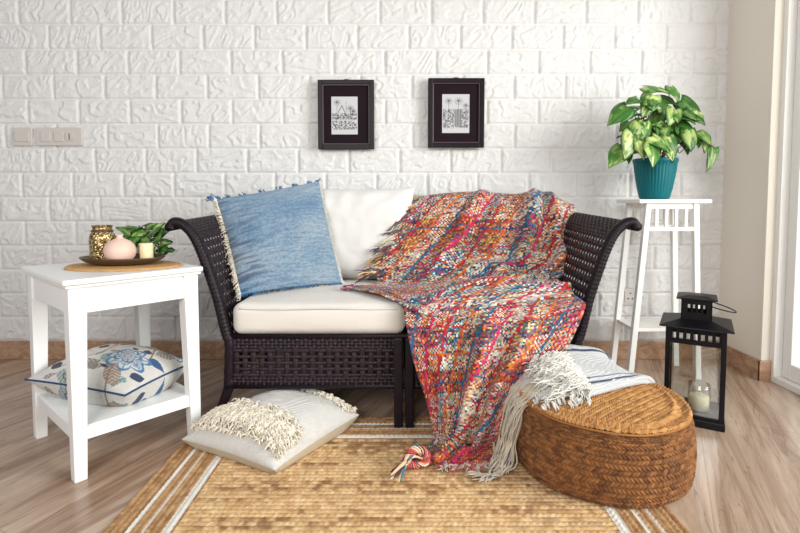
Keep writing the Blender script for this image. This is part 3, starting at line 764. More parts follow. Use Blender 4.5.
def unp(u, v, y):      # point at depth y seen at photograph position (u, v)
    X = (u-400)/500; Yv = -(v-227.8)/500; th = math.atan(.0556)
    d = (X, math.cos(th)+Yv*math.sin(th), -math.sin(th)+Yv*math.cos(th)); k = y/d[1]
    return (d[0]*k, y, .83+d[2]*k)
def throw():
    c = (.35, 1.9, .46)
    t = thing('chunky_throw', 'multicoloured chunky woven throw draped over the right half of the sofa', 'throw blanket', c)
    A = []
    A.append([(.09, 2.512, .80), (.24, 2.512, .80), (.38, 2.512, .80), (.53, 2.512, .80), (.66, 2.512, .80), (.80, 2.512, .79)])
    A.append([unp(422, 199, 2.47), unp(452, 196.5, 2.47), unp(482, 195.5, 2.47), unp(512, 197, 2.47), unp(540, 196, 2.47), unp(572, 206, 2.47)])
    A.append([unp(420, 199, 2.40), unp(450, 196, 2.40), unp(482, 195, 2.40), unp(512, 197, 2.40), unp(542, 195, 2.40), unp(574, 208, 2.38)])
    A.append([unp(408, 216, 2.33), unp(440, 214, 2.33), unp(476, 214, 2.32), unp(510, 215, 2.31), unp(545, 214, 2.31), unp(578, 222, 2.31)])
    A.append([unp(393, 244, 2.27), unp(430, 240, 2.265), unp(470, 240, 2.26), unp(508, 240, 2.25), unp(545, 242, 2.24), unp(577, 245, 2.24)])
    A.append([unp(378, 268, 2.22), unp(420, 264, 2.20), unp(465, 262, 2.18), unp(508, 262, 2.16), unp(547, 262, 2.15), unp(580, 266, 2.14)])
    A.append([(-.10, 2.14, .470), (.06, 2.10, .474), (.21, 2.08, .484), (.35, 2.06, .494), (.49, 2.05, .494), (.615, 2.06, .494)])
    A.append([(-.165, 2.03, .474), (0, 1.97, .478), (.16, 1.93, .490), (.33, 1.92, .500), (.48, 1.91, .498), (.622, 1.93, .494)])
    A.append([(-.185, 2.00, .475), (-.05, 1.885, .480), (.075, 1.775, .462), (.21, 1.80, .492), (.42, 1.80, .498), (.63, 1.85, .494)])
    A.append([(-.19, 1.98, .474), (-.085, 1.875, .476), (.035, 1.752, .448), (.150, 1.742, .418), (.35, 1.745, .462), (.632, 1.80, .480)])
    def fa(s, q):
        up = sst(.15, .3, s)*sst(.72, .5, s)
        f = .036*np.exp(-((q-(.40-.30*(s-.2)))/.035)**2)*up-.018*np.exp(-((q-(.48-.30*(s-.2)))/.04)**2)*up      # long diagonal folds down the back cushion
        f = f+.056*np.exp(-((q-(.70+.05*np.sin(s*8)))/.04)**2)*up-.010*np.exp(-((q-.62)/.04)**2)*up
        f = f+.044*np.exp(-((q-(.86+.1*(s-.4)))/.03)**2)*up-.014*np.exp(-((q-.79)/.04)**2)*up
        seat = sst(.58, .7, s)
        f = f+.034*np.exp(-(((s-.655)-.06*np.sin(q*9))/.028)**2)*sst(.30, .5, q)-.012*np.exp(-(((s-.59)-.06*np.sin(q*9))/.025)**2)*sst(.30, .5, q)
        f = f+.022*seat*np.exp(-(((s-.78)-.22*(q-.5))/.03)**2)*sst(.35, .55, q)
        f = f+.016*seat*np.exp(-(((s-.86)+.20*(q-.5))/.025)**2)*sst(.15, .4, q)
        f = f+.010*(fbm(q*5+2, s*6, 5)-.4)*sst(.12, .25, s)
        return f
    GA, NA = throw_sheet(A, 168, 110, fa, 21, 'upper_fold', t, c, ((.38, .22, .26, .14), (.42, .2, .2, .18)))
    B = []
    B.append([(.07, 1.92, .462), (.19, 1.92, .464), (.33, 1.92, .466), (.47, 1.92, .466), (.61, 1.95, .472)])
    B.append([(.045, 1.815, .462), (.17, 1.815, .464), (.33, 1.815, .466), (.48, 1.81, .470), (.635, 1.84, .478)])
    B.append([(.018, 1.762, .438), (.16, 1.752, .440), (.32, 1.745, .450), (.48, 1.745, .455), (.655, 1.77, .462)])
    B.append([unp(408, 330, 1.745), unp(445, 330, 1.735), unp(487, 328, 1.72), unp(536, 322, 1.72), unp(584, 308, 1.74)])
    B.append([unp(415, 362, 1.73), unp(448, 362, 1.71), unp(484, 358, 1.69), unp(528, 352, 1.68), unp(570, 340, 1.70)])
    B.append([unp(426, 395, 1.70), unp(450, 394, 1.67), unp(478, 390, 1.64), unp(510, 384, 1.63), unp(548, 374, 1.64)])
    B.append([unp(433, 424, 1.65), unp(452, 424, 1.62), unp(474, 418, 1.59), unp(500, 410, 1.58), unp(528, 402, 1.59)])
    B.append([unp(434, 442, 1.60), unp(450, 444, 1.58), unp(468, 440, 1.56), unp(490, 434, 1.55), unp(512, 428, 1.56)])
    B.append([unp(424, 452, 1.555), unp(440, 456, 1.54), unp(458, 455, 1.53), unp(480, 450, 1.53), unp(500, 446, 1.545)])
    B.append([(.005, 1.502, .022), (.07, 1.495, .02), (.125, 1.49, .02), (.19, 1.49, .02), (.27, 1.495, .02)])
    def fb(s, q):
        g = sst(.2, .45, s)
        f = .050*g*np.exp(-((q-(.50-.16*(s-.3)))/.045)**2)-.020*g*np.exp(-((q-(.38-.1*(s-.3)))/.07)**2)
        f = f+.042*g*np.exp(-((q-(.70-.10*(s-.3)))/.05)**2)-.014*g*np.exp(-((q-.60)/.05)**2)
        f = f+.012*g*np.exp(-((q-.15-.1*s)/.06)**2)
        f = f+.012*(fbm(q*4+8, s*5+3, 8)-.4)*g
        f = f*(1-.6*sst(.9, 1, s))
        return f
    GB, NB = throw_sheet(B, 152, 104, fb, 33, 'front_drape', t, c, ((.08, .54, .16, .22), (.10, .52, .18, .2)))
    # fringe: along the left edge at the top, and at the hem on the rug
    rnd = random.Random(8); paths = []; cols = []; allc = [x for k in ('light', 'cool', 'warm') for x in PAL[k]]
    def add(p, d, l, col, sag=.5):
        j = lambda s: np.array([rnd.uniform(-s, s) for _ in range(3)])
        p = np.array(p); d = np.array(d)/np.linalg.norm(d)
        a = p+d*l*.33+j(.006); b = p+d*l*.66+j(.008)+np.array([0, 0, -sag*l*.2]); e = p+d*l+j(.010)+np.array([0, 0, -sag*l*.5])
        paths.append(crom(np.array([p, a, b, e]), 8)); cols.append(col)
    ne = GA.shape[0]
    for k in range(30):
        i = int(ne*(.17+.44*k/30)); p = GA[i, 0]+NA[i, 0]*.003; dk = rnd.choice([(74, 66, 60), (120, 100, 84), (60, 56, 70), (190, 150, 90), (206, 190, 166)])
        cl = LN(dk)
        dd = np.array([-1, -.35, -.35+rnd.uniform(-.5, .5)])
        for _ in range(7): add(p, dd+np.array([0, rnd.uniform(-.1, .1), rnd.uniform(-.15, .15)]), rnd.uniform(.05, .10), cl if rnd.random() < .7 else rnd.choice(allc), .3)
    for k in range(12):      # short purple and pink ends on the white seat
        p = GA[int(ne*(.80+.18*k/12)), 0]+np.array([0, 0, .004]); 
        for _ in range(4): add(p, (-1, -.1+rnd.uniform(-.3, .3), .0), rnd.uniform(.02, .05), rnd.choice([LN((120, 60, 96)), LN((180, 90, 120)), LN((90, 80, 120)), LN((200, 150, 150))]), 0)
    for k in range(15):
        q = k/14; p = np.array([.13+.14*q, 1.495+rnd.uniform(-.008, .008), .024]); cl = LN((196, 182, 168)) if k % 3 else LN((190, 90, 90))
        for _ in range(5): add(p, (-.35+rnd.uniform(-.5, .5), -1, -.04), rnd.uniform(.025, .05), cl, 0)
    # twisted corner: a bunch of thick yarns curling out over the rug
    for k in range(16):
        a = rnd.uniform(0, 6.28); o = np.array([0, math.cos(a), abs(math.sin(a))])*.018
        P = np.array([(.075, 1.515, .03), (.04, 1.50, .045), (.018, 1.475, .035), (.008, 1.452, .026), (-.012, 1.425, .018)])+o+np.array([[0, 0, 0], [rnd.uniform(-.01, .01)]*3, [0, 0, 0], [rnd.uniform(-.006, .006)]*3, [rnd.uniform(-.018, .018), rnd.uniform(-.01, .01), -.004]])
        P[:, 2] = np.maximum(P[:, 2], .013)
        paths.append(crom(P, 14)); cols.append(rnd.choice([LN((60, 60, 70)), LN((226, 214, 190)), LN((200, 110, 60)), LN((232, 190, 150)), LN((190, 50, 70)), LN((60, 110, 130))]))
    rr = [.0023]*(len(paths)-16)+[.0042]*16
    strands('fringe', paths, rr, M['multi_yarn'], t, wl=c, cols=cols)
    # knotted loop of the hem where the corner is bundled
    a = np.linspace(0, 2*math.pi, 34); tw = []; tc_ = []
    for k in range(34):
        ph = rnd.uniform(0, 6.28); rr_ = rnd.uniform(.004, .012); q = a*3+ph
        ex = .030+rr_*np.cos(q)
        tw.append(np.stack([.052+ex*np.cos(a), 1.492+rr_*np.sin(q)+.006*np.cos(a), np.maximum(.040+.026*np.sin(a)*(ex/.030), .014)], -1))
        tc_.append(rnd.choice([LN((206, 120, 84)), LN((226, 160, 120)), LN((110, 50, 44)), LN((200, 60, 84)), LN((236, 210, 180)), LN((80, 60, 70))]))
    strands('twisted_hem_loop', tw, .0034, M['multi_yarn'], t, wl=c, cols=tc_)
throw()

# ================================================================== pillow on the floor
def floor_pillow():
    cs = ((-.728, 1.625, .034), (-.372, 1.440, .030), (-.148, 1.775, .052), (-.470, 1.985, .062))
    P = list(pillow(*cs, .17, n=110, pinch=.045, wr=.004, seed=4, p=2.6, e=.52)); P[1] = pillow(*cs, .24, n=110, pinch=.045, wr=.004, seed=4, p=2.6, e=.5)[1]
    f, b, U, V, N = P; zmin = b[..., 2].min(); 
    b[..., 2] = np.maximum(b[..., 2], RZ+.002)
    c = (-.42, 1.73, RZ); t = thing('tufted_floor_pillow', 'cream pillow with shaggy tufted bands lying flat on the rug', 'pillow', c)
    def cf(u, v):
        k = (.93+.12*vn(u*70, v*30, 3))[..., None]; w_ = LN((250, 246, 240)); bnd = (v < -.3)[..., None]
        return np.where(np.abs(v)[..., None] < 2, w_, w_)*k
    o = pillow_obj('cover', (f, b, U, V, N), M['attr_fabric'], t, c, cf)
    # plain beige underside
    und = mesh('underside_panel', b-np.array([0, 0, .0008])+(b-b.mean((0, 1)))*.004, gfaces(110, 110, flip=True), material('beige_linen', L(214, 196, 168), .9, bump=(120, .6, 'weave')), t, True, wl=c)
    rnd = random.Random(3); paths = []
    def tuft(u, v, ln):
        i = int(np.clip((math.asin(max(-1, min(1, u)))/math.pi+.5)*109, 0, 109)); j = int(np.clip((math.asin(max(-1, min(1, v)))/math.pi+.5)*109, 0, 109))
        p = f[i, j]; a = rnd.uniform(0, 6.28); h = np.array([math.cos(a), math.sin(a), 0]); k = rnd.uniform(.6, 1.1)*ln
        cu = np.array([-h[1], h[0], 0])*rnd.uniform(-.5, .5)
        paths.append(crom(np.array([p-N*.002, p+np.array([0, 0, .5])*k+h*k*.15, p+np.array([0, 0, .62])*k+h*k*.5+cu*k*.4, p+np.array([0, 0, .3])*k+h*k*.85+cu*k]), 7))
    # the near band runs along the left edge (u near -1 side of the front corners)
    for _ in range(2100):
        u = rnd.uniform(-.93, .96); v = -.58+rnd.gauss(0, .14)+.05*math.sin(u*4)
        v = max(-.86, min(-.20, v)); tuft(u, v, .027)
    for _ in range(420):
        u = rnd.uniform(-.95, .97); v = .84+rnd.gauss(0, .035); tuft(u, min(v, .95), .022)
    s = strands('tufts', paths, .0028, M['cream_yarn'], t, wl=c); s['kind'] = 'stuff'
floor_pillow()

# ================================================================== pouf
PC = (.622, 1.524)
def pouf():
    c = (PC[0], PC[1], RZ); t = thing('woven_pouf', 'round brown knitted jute pouf standing on the rug corner', 'pouf', c)
    nA = 900
    prof = crom(np.array([(.232, .0), (.243, .008), (.251, .040), (.254, .095), (.251, .145), (.246, .182), (.237, .198)]), 120)
    A, K = np.meshgrid(np.linspace(0, 2*math.pi, nA, endpoint=False), np.arange(120), indexing='ij'); A = A.T; K = K.T
    R = prof[:, 0][:, None]; Z = prof[:, 1][:, None]
    ln = K/119*.225
    def shape(R, A): return R*(1+.012*np.cos(2*A+.6)+.008*np.cos(3*A+2)+.006*np.sin(7*A))
    def stitch(a_len, l_len, seed):
        r = l_len/.0112; ri = np.floor(r); fr = r-ri; p = a_len/.0118+5*hsh(ri, 3, seed)+.4*vn(a_len*12, ri, seed)
        return np.sin(math.pi*fr)**.7*np.abs(np.sin(math.pi*(p+np.where(ri % 2 > 0, 1, -1)*(fr-.5)*1.3)))**.8, ri, p+np.where(ri % 2 > 0, 1, -1)*(fr-.5)*1.3
    h, ri, p = stitch(A*.252, ln, 3)
    R2 = shape(R, A)-.004+.0080*h+.0025*(vn(A*30, ln*90, 5)-.5)
    seam = np.exp(-((A-5.02)/.012)**2); R2 = R2+.004*seam
    Z2 = Z+.004*np.sin(2*A+1)*(Z/.2)
    k = vn(p*.9, ri*1.3, 4)[..., None]
    c1 = LN((92, 54, 28)); c2 = LN((166, 110, 60)); cc = (c1*(1-k)+c2*k)*(.62+.38*h)[..., None]**.5  # side kept darker than the top, its shade put into the colour
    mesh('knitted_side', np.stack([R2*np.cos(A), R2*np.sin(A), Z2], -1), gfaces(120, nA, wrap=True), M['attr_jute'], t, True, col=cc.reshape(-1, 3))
    nR = 130; rr = np.linspace(0.001, .244, nR); Rt, At = np.meshgrid(rr, np.linspace(0, 2*math.pi, nA, endpoint=False), indexing='ij')
    X = Rt*np.cos(At); Y = Rt*np.sin(At)
    h, ri, p = stitch(X*.8+Y*.6+3, Y*.8-X*.6+3, 9)
    zt = .198+.028*np.sqrt(np.clip(1-(Rt/.254)**2, 0, 1))+.004*np.sin(2*At+1)*(Rt/.25)+.0042*h+.004*(fbm(X*12+5, Y*12+5, 4)-.5)
    zt = zt+.006*np.exp(-((Rt-.204-.006*np.sin(At*3))/.007)**2)-.003*np.exp(-((Rt-.218)/.006)**2)+.007*np.exp(-((Rt-.238)/.007)**2)
    k = vn(p*.9, ri*1.3, 4)[..., None]
    cc = (LN((150, 98, 50))*(1-k)+LN((206, 152, 90))*k)*(.7+.3*h)[..., None]**.5  # lighter than the side: light falling on the top is painted in
    Rs = shape(Rt, At)
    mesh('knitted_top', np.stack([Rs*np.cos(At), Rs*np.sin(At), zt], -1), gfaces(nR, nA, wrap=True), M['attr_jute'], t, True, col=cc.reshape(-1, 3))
    a = np.linspace(0, 2*math.pi, 121); mb = MB(); mb.tube([(1.0*(shape(.240, q))*math.cos(q), shape(.240, q)*math.sin(q), .205+.004*math.sin(2*q+1)) for q in a], .0038, 8, cap=False)
    mb.build('seam_piping', material('jute_piping', L(168, 112, 58), .9, bump=(250, 1, 'noise')), t, True)
pouf()

# ---- white throw on the pouf
def ptop(x, y):
    r = np.hypot(x-PC[0], y-PC[1]); return RZ+.198+.032*np.sqrt(np.clip(1-(r/.254)**2, 0, 1))-np.clip(r-.240, 0, 1)*2.0
def pouf_throw():
    c = (.6, 1.7, .24); t = thing('striped_throw', 'white cotton throw with thin navy stripes and long fringe over the pouf', 'throw blanket', c)
    def cloth(name, cor, lift, n=(70, 70), stripes=True, mat=M['attr_fabric'], th=.014, wr=.004, seed=2):
        G = crom(crom(np.array(cor, float), n[0], 0), n[1], 1)
        u, v = np.meshgrid(np.linspace(0, 1, n[0]), np.linspace(0, 1, n[1]), indexing='ij')
        G[..., 2] += (fbm(u*4+seed, v*6, seed)-.5)*2*wr+.003*np.sin(v*9+u*3)
        base = LN((238, 238, 238)); nv = LN((44, 60, 96)); col = np.tile(base, n+(1,)).reshape(n+(3,))
        if stripes:
            for q, w_ in ((.06, .012), (.12, .008), (.60, .016)):
                col = np.where((np.abs(v-q-.01*np.sin(u*5)) < w_)[..., None], nv, col)
            col = np.where((np.abs(u-.50) < .008)[..., None] & (v > .5)[..., None], nv, col)
        else: col = col*np.array([.93, .90, .85])
        o = mesh(name, G, gfaces(*n), mat, t, True, col=col.reshape(-1, 3), wl=c)
        md = o.modifiers.new('thickness', 'SOLIDIFY'); md.thickness = th; md.offset = -1
        if o.data.polygons[len(o.data.polygons)//2].normal.z < 0: o.data.flip_normals()
        return G
    Z = lambda x, y, l: (x, y, float(ptop(x, y))+l)
    # folded stack of two layers: rows from the left (fringe end) to the right, columns from near to far
    lay = [[Z(.565, 1.465, .026), Z(.56, 1.57, .048), Z(.55, 1.68, .068), (.55, 1.775, .310), (.55, 1.80, .215)],
           [Z(.65, 1.510, .024), Z(.65, 1.60, .042), Z(.64, 1.70, .064), (.63, 1.775, .305), (.63, 1.80, .210)],
           [Z(.74, 1.565, .024), Z(.74, 1.64, .036), Z(.735, 1.715, .052), (.73, 1.765, .280), (.73, 1.79, .205)],
           [Z(.82, 1.610, .028), Z(.825, 1.665, .034), Z(.82, 1.715, .044), Z(.81, 1.745, .055), (.81, 1.78, .200)],
           [(.868, 1.625, .190), (.878, 1.67, .192), (.872, 1.72, .192), (.86, 1.75, .190), (.85, 1.77, .180)]]
    cloth('folded_cloth', lay, 0)
    lay2 = [[(a[0]-.012, a[1]-.010, a[2]-.010) for a in r] for r in lay]
    cloth('lower_layer', lay2, 0, wr=.002, seed=5)
    # grey-white cloth end running left under the fringe and over the pouf's side
    end = [[Z(.57, 1.48, .014), Z(.57, 1.58, .034), Z(.56, 1.68, .052), (.56, 1.765, .290)],
           [Z(.50, 1.46, .014), Z(.49, 1.56, .030), Z(.49, 1.66, .046), (.50, 1.73, .280)],
           [Z(.435, 1.45, .018), Z(.425, 1.54, .026), Z(.425, 1.62, .034), (.44, 1.69, .262)],
           [(.372, 1.478, .200), (.366, 1.56, .205), (.366, 1.63, .205), (.385, 1.69, .20)],
           [(.345, 1.47, .14), (.338, 1.545, .14), (.340, 1.61, .14), (.355, 1.66, .14)]]
    cloth('cloth_end', end, 0, stripes=False, mat=M['attr_fabric'], wr=.005, seed=8, th=.006)
    rnd = random.Random(6)
    def strand(P, cnt, spread, r, out, k=16):
        P = crom(np.array(P, float), k)
        for _ in range(cnt):
            o = np.array([rnd.gauss(0, 1), rnd.gauss(0, 1), rnd.gauss(0, .5)])*spread; ph = rnd.uniform(0, 6.28); am = rnd.uniform(.003, .008)
            q = np.linspace(0, 1, k)[:, None]
            W = np.concatenate([np.sin(q*14+ph), np.cos(q*11+ph), np.sin(q*17+ph)], 1)*am
            out.append(P+o*(.35+.65*q)+W)
    A_ = []
    for i in range(34):     # heap of fringe on the pouf top, flowing left from the cloth edge
        q = i/33; y = 1.475+.275*q; x = .572-.01*q; e = .055*q
        bend = rnd.uniform(-.05, .02)
        P = [Z(x, y, .030+e), Z(x-.045, y+bend*.4, .040+e), Z(x-.09, y+bend*.8-.01, .032+e*.9), Z(x-.125+rnd.uniform(-.03, .03), y+bend-.02, .022+e*.7)]
        strand(P, 9, .009, .0022, A_)
    for i in range(10):     # near end spills on the front of the top
        y = 1.465+rnd.uniform(0, .03); x = .575-i*.016
        strand([Z(x, y+.03, .026), Z(x-.01, y, .022), Z(x-.025, y-.035, .016), Z(x-.035, y-.06, .010)], 5, .005, .0022, A_)
    strands('top_fringe', A_, .0024, M['white_yarn'], t, wl=c)
    B_ = []
    for i in range(30):
        q = i/29; y0 = 1.475+.20*q
        x0 = .365
        P = [(x0+.06, y0+.01, ptop(x0+.07, y0)+.022), (x0+.005, y0, .206), (x0-.022, y0-.012, .165), (x0-.040, y0-.03*q-.01, .10), (x0-.055+rnd.uniform(-.012, .012), 1.455+.12*q, .045), (x0-.070+rnd.uniform(-.02, .01), 1.445+.10*q, .020)]
        P = [(p[0]+.010*(k > 1), p[1], p[2]) for k, p in enumerate(P)]; strand(P, 9, .010, .0024, B_)
    for i in range(7):
        strand([(.33, 1.47, .10), (.31, 1.455, .045), (.285, 1.44, .018), (.245-.008*i+rnd.uniform(-.01, .01), 1.43+rnd.uniform(-.02, .02), .014)], 5, .004, .0024, B_)
    for P in B_: P[:, 2] = np.maximum(P[:, 2], .0125)
    strands('hanging_fringe', B_, .0026, M['grey_yarn'], t, wl=c)
    strands('navy_threads', [B_[k] + np.array([-.003, -.004, .001]) for k in range(5, len(B_), 28)], .0018, M['navy_cord'], t, wl=c)
pouf_throw()

# ================================================================== plant stand, pot and plant
def plant_stand():
    t = thing('plant_stand', 'tall white wooden plant stand with slatted top rail in the right corner', 'plant stand', (1.225, 2.345, 0))
    sp = M['stand_paint']
    MB().box((-.158, -.115, .815), (.166, .125, .833), .003).build('top', sp, t)
    for sx in (-1, 1):
        for sy in (-1, 1):
            xb, xt, yb, yt = sx*.158, sx*.106, (-.060 if sy < 0 else .125), (-.088 if sy < 0 else .092)
            MB().taper((xb-.013, yb-.013, xb+.013, yb+.013), (xt-.0125, yt-.0125, xt+.0125, yt+.0125), 0, .816, .002).build('leg', sp, t)
    for y in (-.086, .093):
        MB().box((-.10, y-.008, .790), (.10, y+.008, .816), .0015).build('upper_rail', sp, t)
        MB().box((-.114, y-.008, .690), (.114, y+.008, .708), .0015).build('lower_rail', sp, t)
        for k in range(4):
            x = -.066+.044*k; MB().box((x-.007, y-.006, .705), (x+.007, y+.006, .793), .0015).build('slat', sp, t)
    for sx in (-1, 1):
        MB().box((sx*.112-.008, -.08, .690), (sx*.112+.008, .086, .708), .0015).build('side_rail', sp, t)
    MB().box((-.150, -.075, .225), (.150, .120, .240), .002).build('lower_shelf', sp, t)
plant_stand()

def potted_plant():
    c = (1.185, 2.335, .833); t = thing('potted_syngonium', 'bushy variegated green plant in a ribbed teal pot on the plant stand', 'plant', c)
    rib = lambda a, z: .012*math.cos(a*38) if .012 < z < .165 else 0
    MB().lathe([(.055, 0), (.062, .003), (.066, .012), (.074, .05), (.083, .10), (.090, .15), (.0925, .167), (.096, .170), (.097, .185), (.094, .188), (.088, .186), (.086, .165)], n=228, rib=rib).build('ribbed_pot', M['teal'], t, True)
    MB().lathe([(.087, .166), (.05, .172), (.005, .175)], n=40, capt=True, capb=False).build('soil', M['soil'], t, True)
    def W(zx, zy, y):   # position in the plant close-up -> point at depth y
        p = unp(600+zx/3.808, 68+zy/3.808, y); return (p[0]-c[0], p[1]-c[1], p[2]-c[2])
    # (centre x, centre y, tip x, tip y, depth, length, paleness)
    Ls = [(205, 75, 255, 78, 2.33, .10, .7), (285, 90, 312, 122, 2.32, .08, .5), (190, 130, 165, 185, 2.26, .11, .9), (235, 150, 270, 195, 2.29, .09, .25), (278, 178, 272, 218, 2.24, .085, .6),
          (335, 140, 372, 160, 2.30, .10, .12), (358, 182, 400, 200, 2.27, .09, .25), (80, 170, 28, 210, 2.24, .115, .35), (100, 215, 72, 235, 2.28, .07, .15), (138, 232, 120, 275, 2.22, .085, .5),
          (175, 228, 185, 270, 2.23, .085, 1), (118, 285, 108, 335, 2.18, .115, .95), (68, 330, 35, 372, 2.20, .105, .5), (160, 300, 175, 345, 2.17, .085, .8), (205, 320, 212, 356, 2.14, .10, 1.15),
          (225, 278, 262, 300, 2.16, .095, 1), (275, 285, 300, 330, 2.18, .085, .7), (268, 320, 285, 348, 2.15, .07, .9), (345, 262, 356, 305, 2.22, .095, .55), (372, 262, 382, 300, 2.27, .075, .15),
          (400, 258, 430, 284, 2.25, .075, .3), (400, 292, 410, 318, 2.25, .06, .4), (430, 335, 419, 398, 2.24, .105, .45), (270, 232, 300, 262, 2.28, .10, .05), (318, 212, 352, 232, 2.29, .09, .08),
          (215, 190, 190, 225, 2.28, .09, .1), (250, 118, 290, 128, 2.34, .08, .1), (330, 168, 310, 215, 2.31, .09, .1), (150, 262, 140, 305, 2.22, .09, .6), (240, 245, 235, 290, 2.24, .09, .35),
          (300, 250, 290, 300, 2.30, .09, .05), (190, 265, 170, 310, 2.27, .09, .1), (105, 320, 118, 350, 2.24, .08, .08), (330, 290, 345, 330, 2.32, .07, .05)]
    rnd = random.Random(2)
    for i, (cx, cy, tx, ty, y, ln, pale) in enumerate(Ls):
        ce = np.array(W(cx, cy, y)); tp = np.array(W(tx, ty, y-.03)); d = tp-ce; d /= np.linalg.norm(d); ln *= 1.0
        b = ce-d*ln*.40
        n = np.array([rnd.uniform(-.35, .35), -.85, .55+rnd.uniform(-.2, .3)])
        st = (rnd.uniform(-.03, .035), rnd.uniform(-.03, .03), .17)
        if i == 22: st = tuple(np.array(W(300, 325, 2.27)))
        leaf(t, b, d, n, ln*1.08, ln*1.05*(.86 if i != 22 else .5), 50+i, st, pale=pale*.62, droop=.22, heart=.16)
    for i in range(22):   # smaller leaves filling the crown
        zx, zy = rnd.uniform(130, 350), rnd.uniform(110, 310); b = np.array(W(zx, zy, rnd.uniform(2.24, 2.34)))
        d = np.array([(zx-240)/200+rnd.uniform(-.5, .5), -.4, rnd.uniform(-.9, .1)])
        leaf(t, b, d, (rnd.uniform(-.5, .5), -.8, .6), .068, .056, 150+i, (rnd.uniform(-.03, .03), 0, .17), pale=rnd.choice([.1, .3, .6]), droop=.22, heart=.16)
    for i in range(16):   # leaves at the back
        a = rnd.uniform(.2, 2.9); r = rnd.uniform(.04, .13); z = rnd.uniform(.22, .46)
        b = (r*math.cos(a), abs(r*math.sin(a))*.7, z); d = (math.cos(a), .6*math.sin(a), rnd.uniform(-.5, .3))
        leaf(t, b, d, (rnd.uniform(-.3, .3), -.2, 1), .085, .07, 100+i, (0, .02, .17), pale=.3, droop=.3, heart=.3)
potted_plant()

# ================================================================== lantern
def lantern():
    t = thing('metal_lantern', 'black metal candle lantern with glass panes on the floor beside the pouf', 'lantern', (1.125, 1.877, 0), math.radians(-31))
    bm_ = M['black_metal']
    MB().box((-.100, -.100, .0), (.100, .100, .028), .003).build('base', bm_, t)
    for sx in (-1, 1):
        for sy in (-1, 1):
            MB().box((sx*.088-.0085, sy*.088-.0085, .026), (sx*.088+.0085, sy*.088+.0085, .365), .0015).build('corner_post', bm_, t)
    # four sides of the frame: bottom rail, top band pierced by a row of slots
    for k in range(4):
        R4 = Matrix.Rotation(k*math.pi/2, 4, 'Z'); m = MB()
        m.box((-.08, -.092, .027), (.08, -.084, .040), 0, R4)
        m.box((-.08, -.092, .350), (.08, -.084, .364), 0, R4); m.box((-.08, -.092, .300), (.08, -.084, .318), 0, R4)
        n = 7; pw = .16/n
        for j in range(n+1):
            x = -.08+j*pw; m.box((max(-.08, x-.0055), -.092, .317), (min(.08, x+.0055), -.084, .351), 0, R4)
        m.build('slotted_band', bm_, t)
        MB().box((-.0795, -.0885, .039), (.0795, -.0865, .301), 0, R4).build('glass_pane', M['glass'], t)
    m = MB(); m.taper((-.118, -.118, .118, .118), (-.117, -.117, .117, .117), .363, .368, .001)
    m.taper((-.117, -.117, .117, .117), (-.052, -.052, .052, .052), .368, .386, 0); m.build('roof', bm_, t)
    # chimney
    for k in range(4):
        R4 = Matrix.Rotation(k*math.pi/2, 4, 'Z'); m = MB()
        m.box((-.05, -.05, .384), (.05, -.046, .410), 0, R4); m.box((-.05, -.05, .442), (.05, -.046, .462), 0, R4)
        for x0_, x1_ in ((-.05, -.028), (-.018, -.0115), (-.0015, .005), (.015, .0215), (.0315, .05)): m.box((x0_, -.05, .409), (x1_, -.046, .443), 0, R4)
        m.build('chimney_side', bm_, t)
    MB().taper((-.066, -.066, .066, .066), (-.066, -.066, .066, .066), .461, .466, .001).taper((-.065, -.065, .065, .065), (-.03, -.03, .03, .03), .466, .474, 0).build('chimney_cap', bm_, t)
    # wire handle lying out to the right, from the chimney sides
    a = np.linspace(0, math.pi, 20)
    hd = [(.052*math.cos(q)*1.0+.01, .052+.0, .43) for q in a]
    h2 = [Vector((.050+.075*math.sin(q), .055*math.cos(q), .440-.020*math.sin(q))) for q in a]
    MB().tube(h2, .0022, 8).build('wire_handle', bm_, t, True)
lantern()
def lantern_inside():
    c = (1.140, 1.868, .028); t = thing('glass_votive', 'small clear glass votive holding a cream candle inside the black lantern', 'candle holder', c)
    MB().lathe([(.030, 0), (.036, .002), (.038, .01), (.0385, .105), (.0375, .106)], n=40).build('glass_cup', M['glass'], t, True)
    MB().lathe([(.034, .0085), (.034, .058), (.031, .061), (.002, .059)], n=32, capt=True).build('candle', M['wax'], t, True)
    MB().tube([(0, 0, .058), (0, .001, .070)], .001, 6).build('wick', M['dark'], t)
    o = MB().lathe([(.024, 0), (.026, .003), (.026, .036), (.023, .040), (.002, .038)], n=32, capt=True).build('tea_candle', M['wax'], None, True)
    o.location = (1.078, 1.905, .028); tag(o, 'low cream candle inside the lantern, left of the glass votive', 'candle')
lantern_inside()

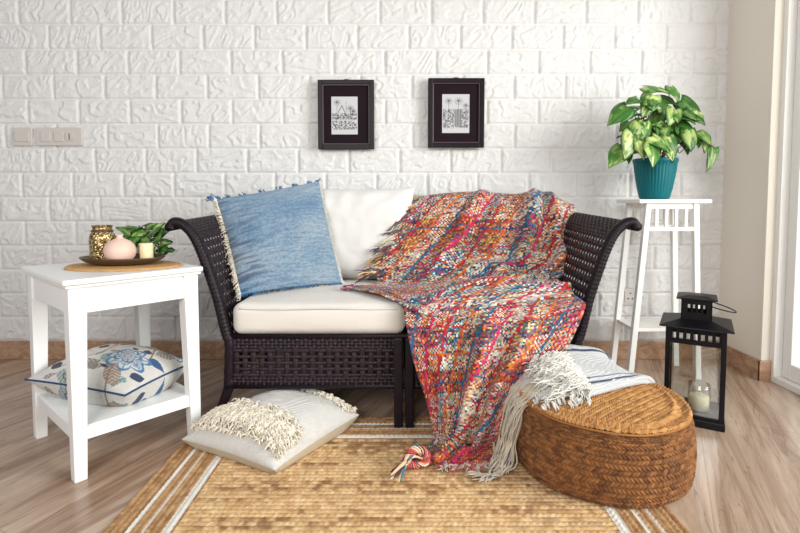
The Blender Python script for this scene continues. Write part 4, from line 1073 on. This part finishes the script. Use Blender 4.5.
# ================================================================== pictures on the wall
def sketch(kind):
    n, m = 200, 132; v, u = np.meshgrid(np.linspace(0, 1, n), np.linspace(0, 1, m), indexing='ij'); g = np.full((n, m), .55)
    asp = 1.5; rnd = random.Random(kind)
    def line(a, b, w_, d):
        nonlocal g
        q = seg_d(u, v*asp, (a[0], a[1]*asp), (b[0], b[1]*asp)); g = np.where(q < w_, g*(1-d), g)
    def palm(x, y0, y1, s, d):
        line((x, y0), (x+.02, y1), .010, d)
        for k in range(11):
            a = k*2*math.pi/11+.2; line((x+.02, y1), (x+.02+s*math.cos(a), y1+s*.62*math.sin(a)-.02), .011, d)
    tex = fbm(u*26, v*38, kind*3); mask = sst(.08, .22, v)*sst(.80, .62, v)*sst(.0, .1, u)*sst(1, .9, u)
    if kind == 1:
        low = ((v > .13) & (v < .36)) | ((v > .40) & (v < .56)); g = np.where(low & (tex > .42) & (mask > .2), g*.45, g); g = np.where(low & (tex > .58) & (mask > .2), g*.4, g)
        palm(.2, .36, .86, .13, .6); line((.55, .5), (.57, .86), .02, .3); line((.25, .57), (.40, .76), .02, .6); line((.40, .76), (.52, .57), .02, .6)
        palm(.7, .5, .70, .16, .6); palm(.82, .5, .62, .12, .6)
        for k in range(5): line((.08, .37+.02*k), (.92, .38+.015*k), .006, .4)
    else:
        g = np.where((tex > .40) & (v > .14) & (v < .62) & (mask > .2), g*.5, g); g = np.where((tex > .6) & (v > .12) & (v < .60) & (mask > .2), g*.45, g)
        palm(.22, .3, .84, .14, .55); palm(.58, .3, .84, .16, .55); palm(.85, .3, .72, .12, .55)
        inside = (u > .46) & (u < .68) & (v > .16) & (v < .60); g = np.where(inside, .12+.25*(np.sin(u*110) > .2), g)
    tint = np.stack([g*.98, g*.97, g], -1)
    return n, m, tint
def picture(x0, x1, z0, z1, label, kind, px):
    c = ((x0+x1)/2, WY-.046, (z0+z1)/2); t = thing('picture_frame', label, 'picture', c, group='small framed pictures on the brick wall')
    w, h = (x1-x0)/2, (z1-z0)/2; fb = .023
    m = MB(); m.box((-w, -.012, -h), (-w+fb, .022, h), .003); m.box((w-fb, -.012, -h), (w, .022, h), .003)
    m.box((-w+fb-.001, -.012, h-fb), (w-fb+.001, .022, h), .003); m.box((-w+fb-.001, -.012, -h), (w-fb+.001, .022, -h+fb), .003); m.build('frame', M['frame_black'], t)
    m = MB()   # thin inner lip
    i, k = w-fb, h-fb
    for lo, hi in (((-i, -.009, -k), (-i+.005, .0, k)), ((i-.005, -.009, -k), (i, .0, k)), ((-i, -.009, k-.005), (i, .0, k)), ((-i, -.009, -k), (i, .0, -k+.005))): m.box(lo, hi, .0015)
    m.build('inner_lip', material('lip_highlight', L(74, 58, 66), .4), t)  # lighter tone paints the bevel's highlight into the lip
    MB().box((-i, .001, -k), (i, .012, k), 0).build('mat_board', M['matboard'], t)
    n, mm, col = sketch(kind); a, b, zc, zd = px
    U, V = np.meshgrid(np.linspace(a, b, mm), np.linspace(zc, zd, n)); V_ = np.stack([U, np.full_like(U, -.0006), V], -1)
    mesh('print', V_, gfaces(n, mm), M['attr_print'], t, False, col=col.reshape(-1, 3))
    MB().box((-.012, .016, h-.004), (.012, .034, h+.010), .001).build('hanger', M['bronze'], t)
picture(-.412, -.130, 1.086, 1.430, 'left of the two small black framed pictures, showing huts and palms in grey', 1, (-.074, .058, -.098, .098-.008))
picture(.141, .423, 1.094, 1.438, 'right of the two small black framed pictures, showing tall palms around a dark trunk', 2, (-.070, .067, -.099, .094))
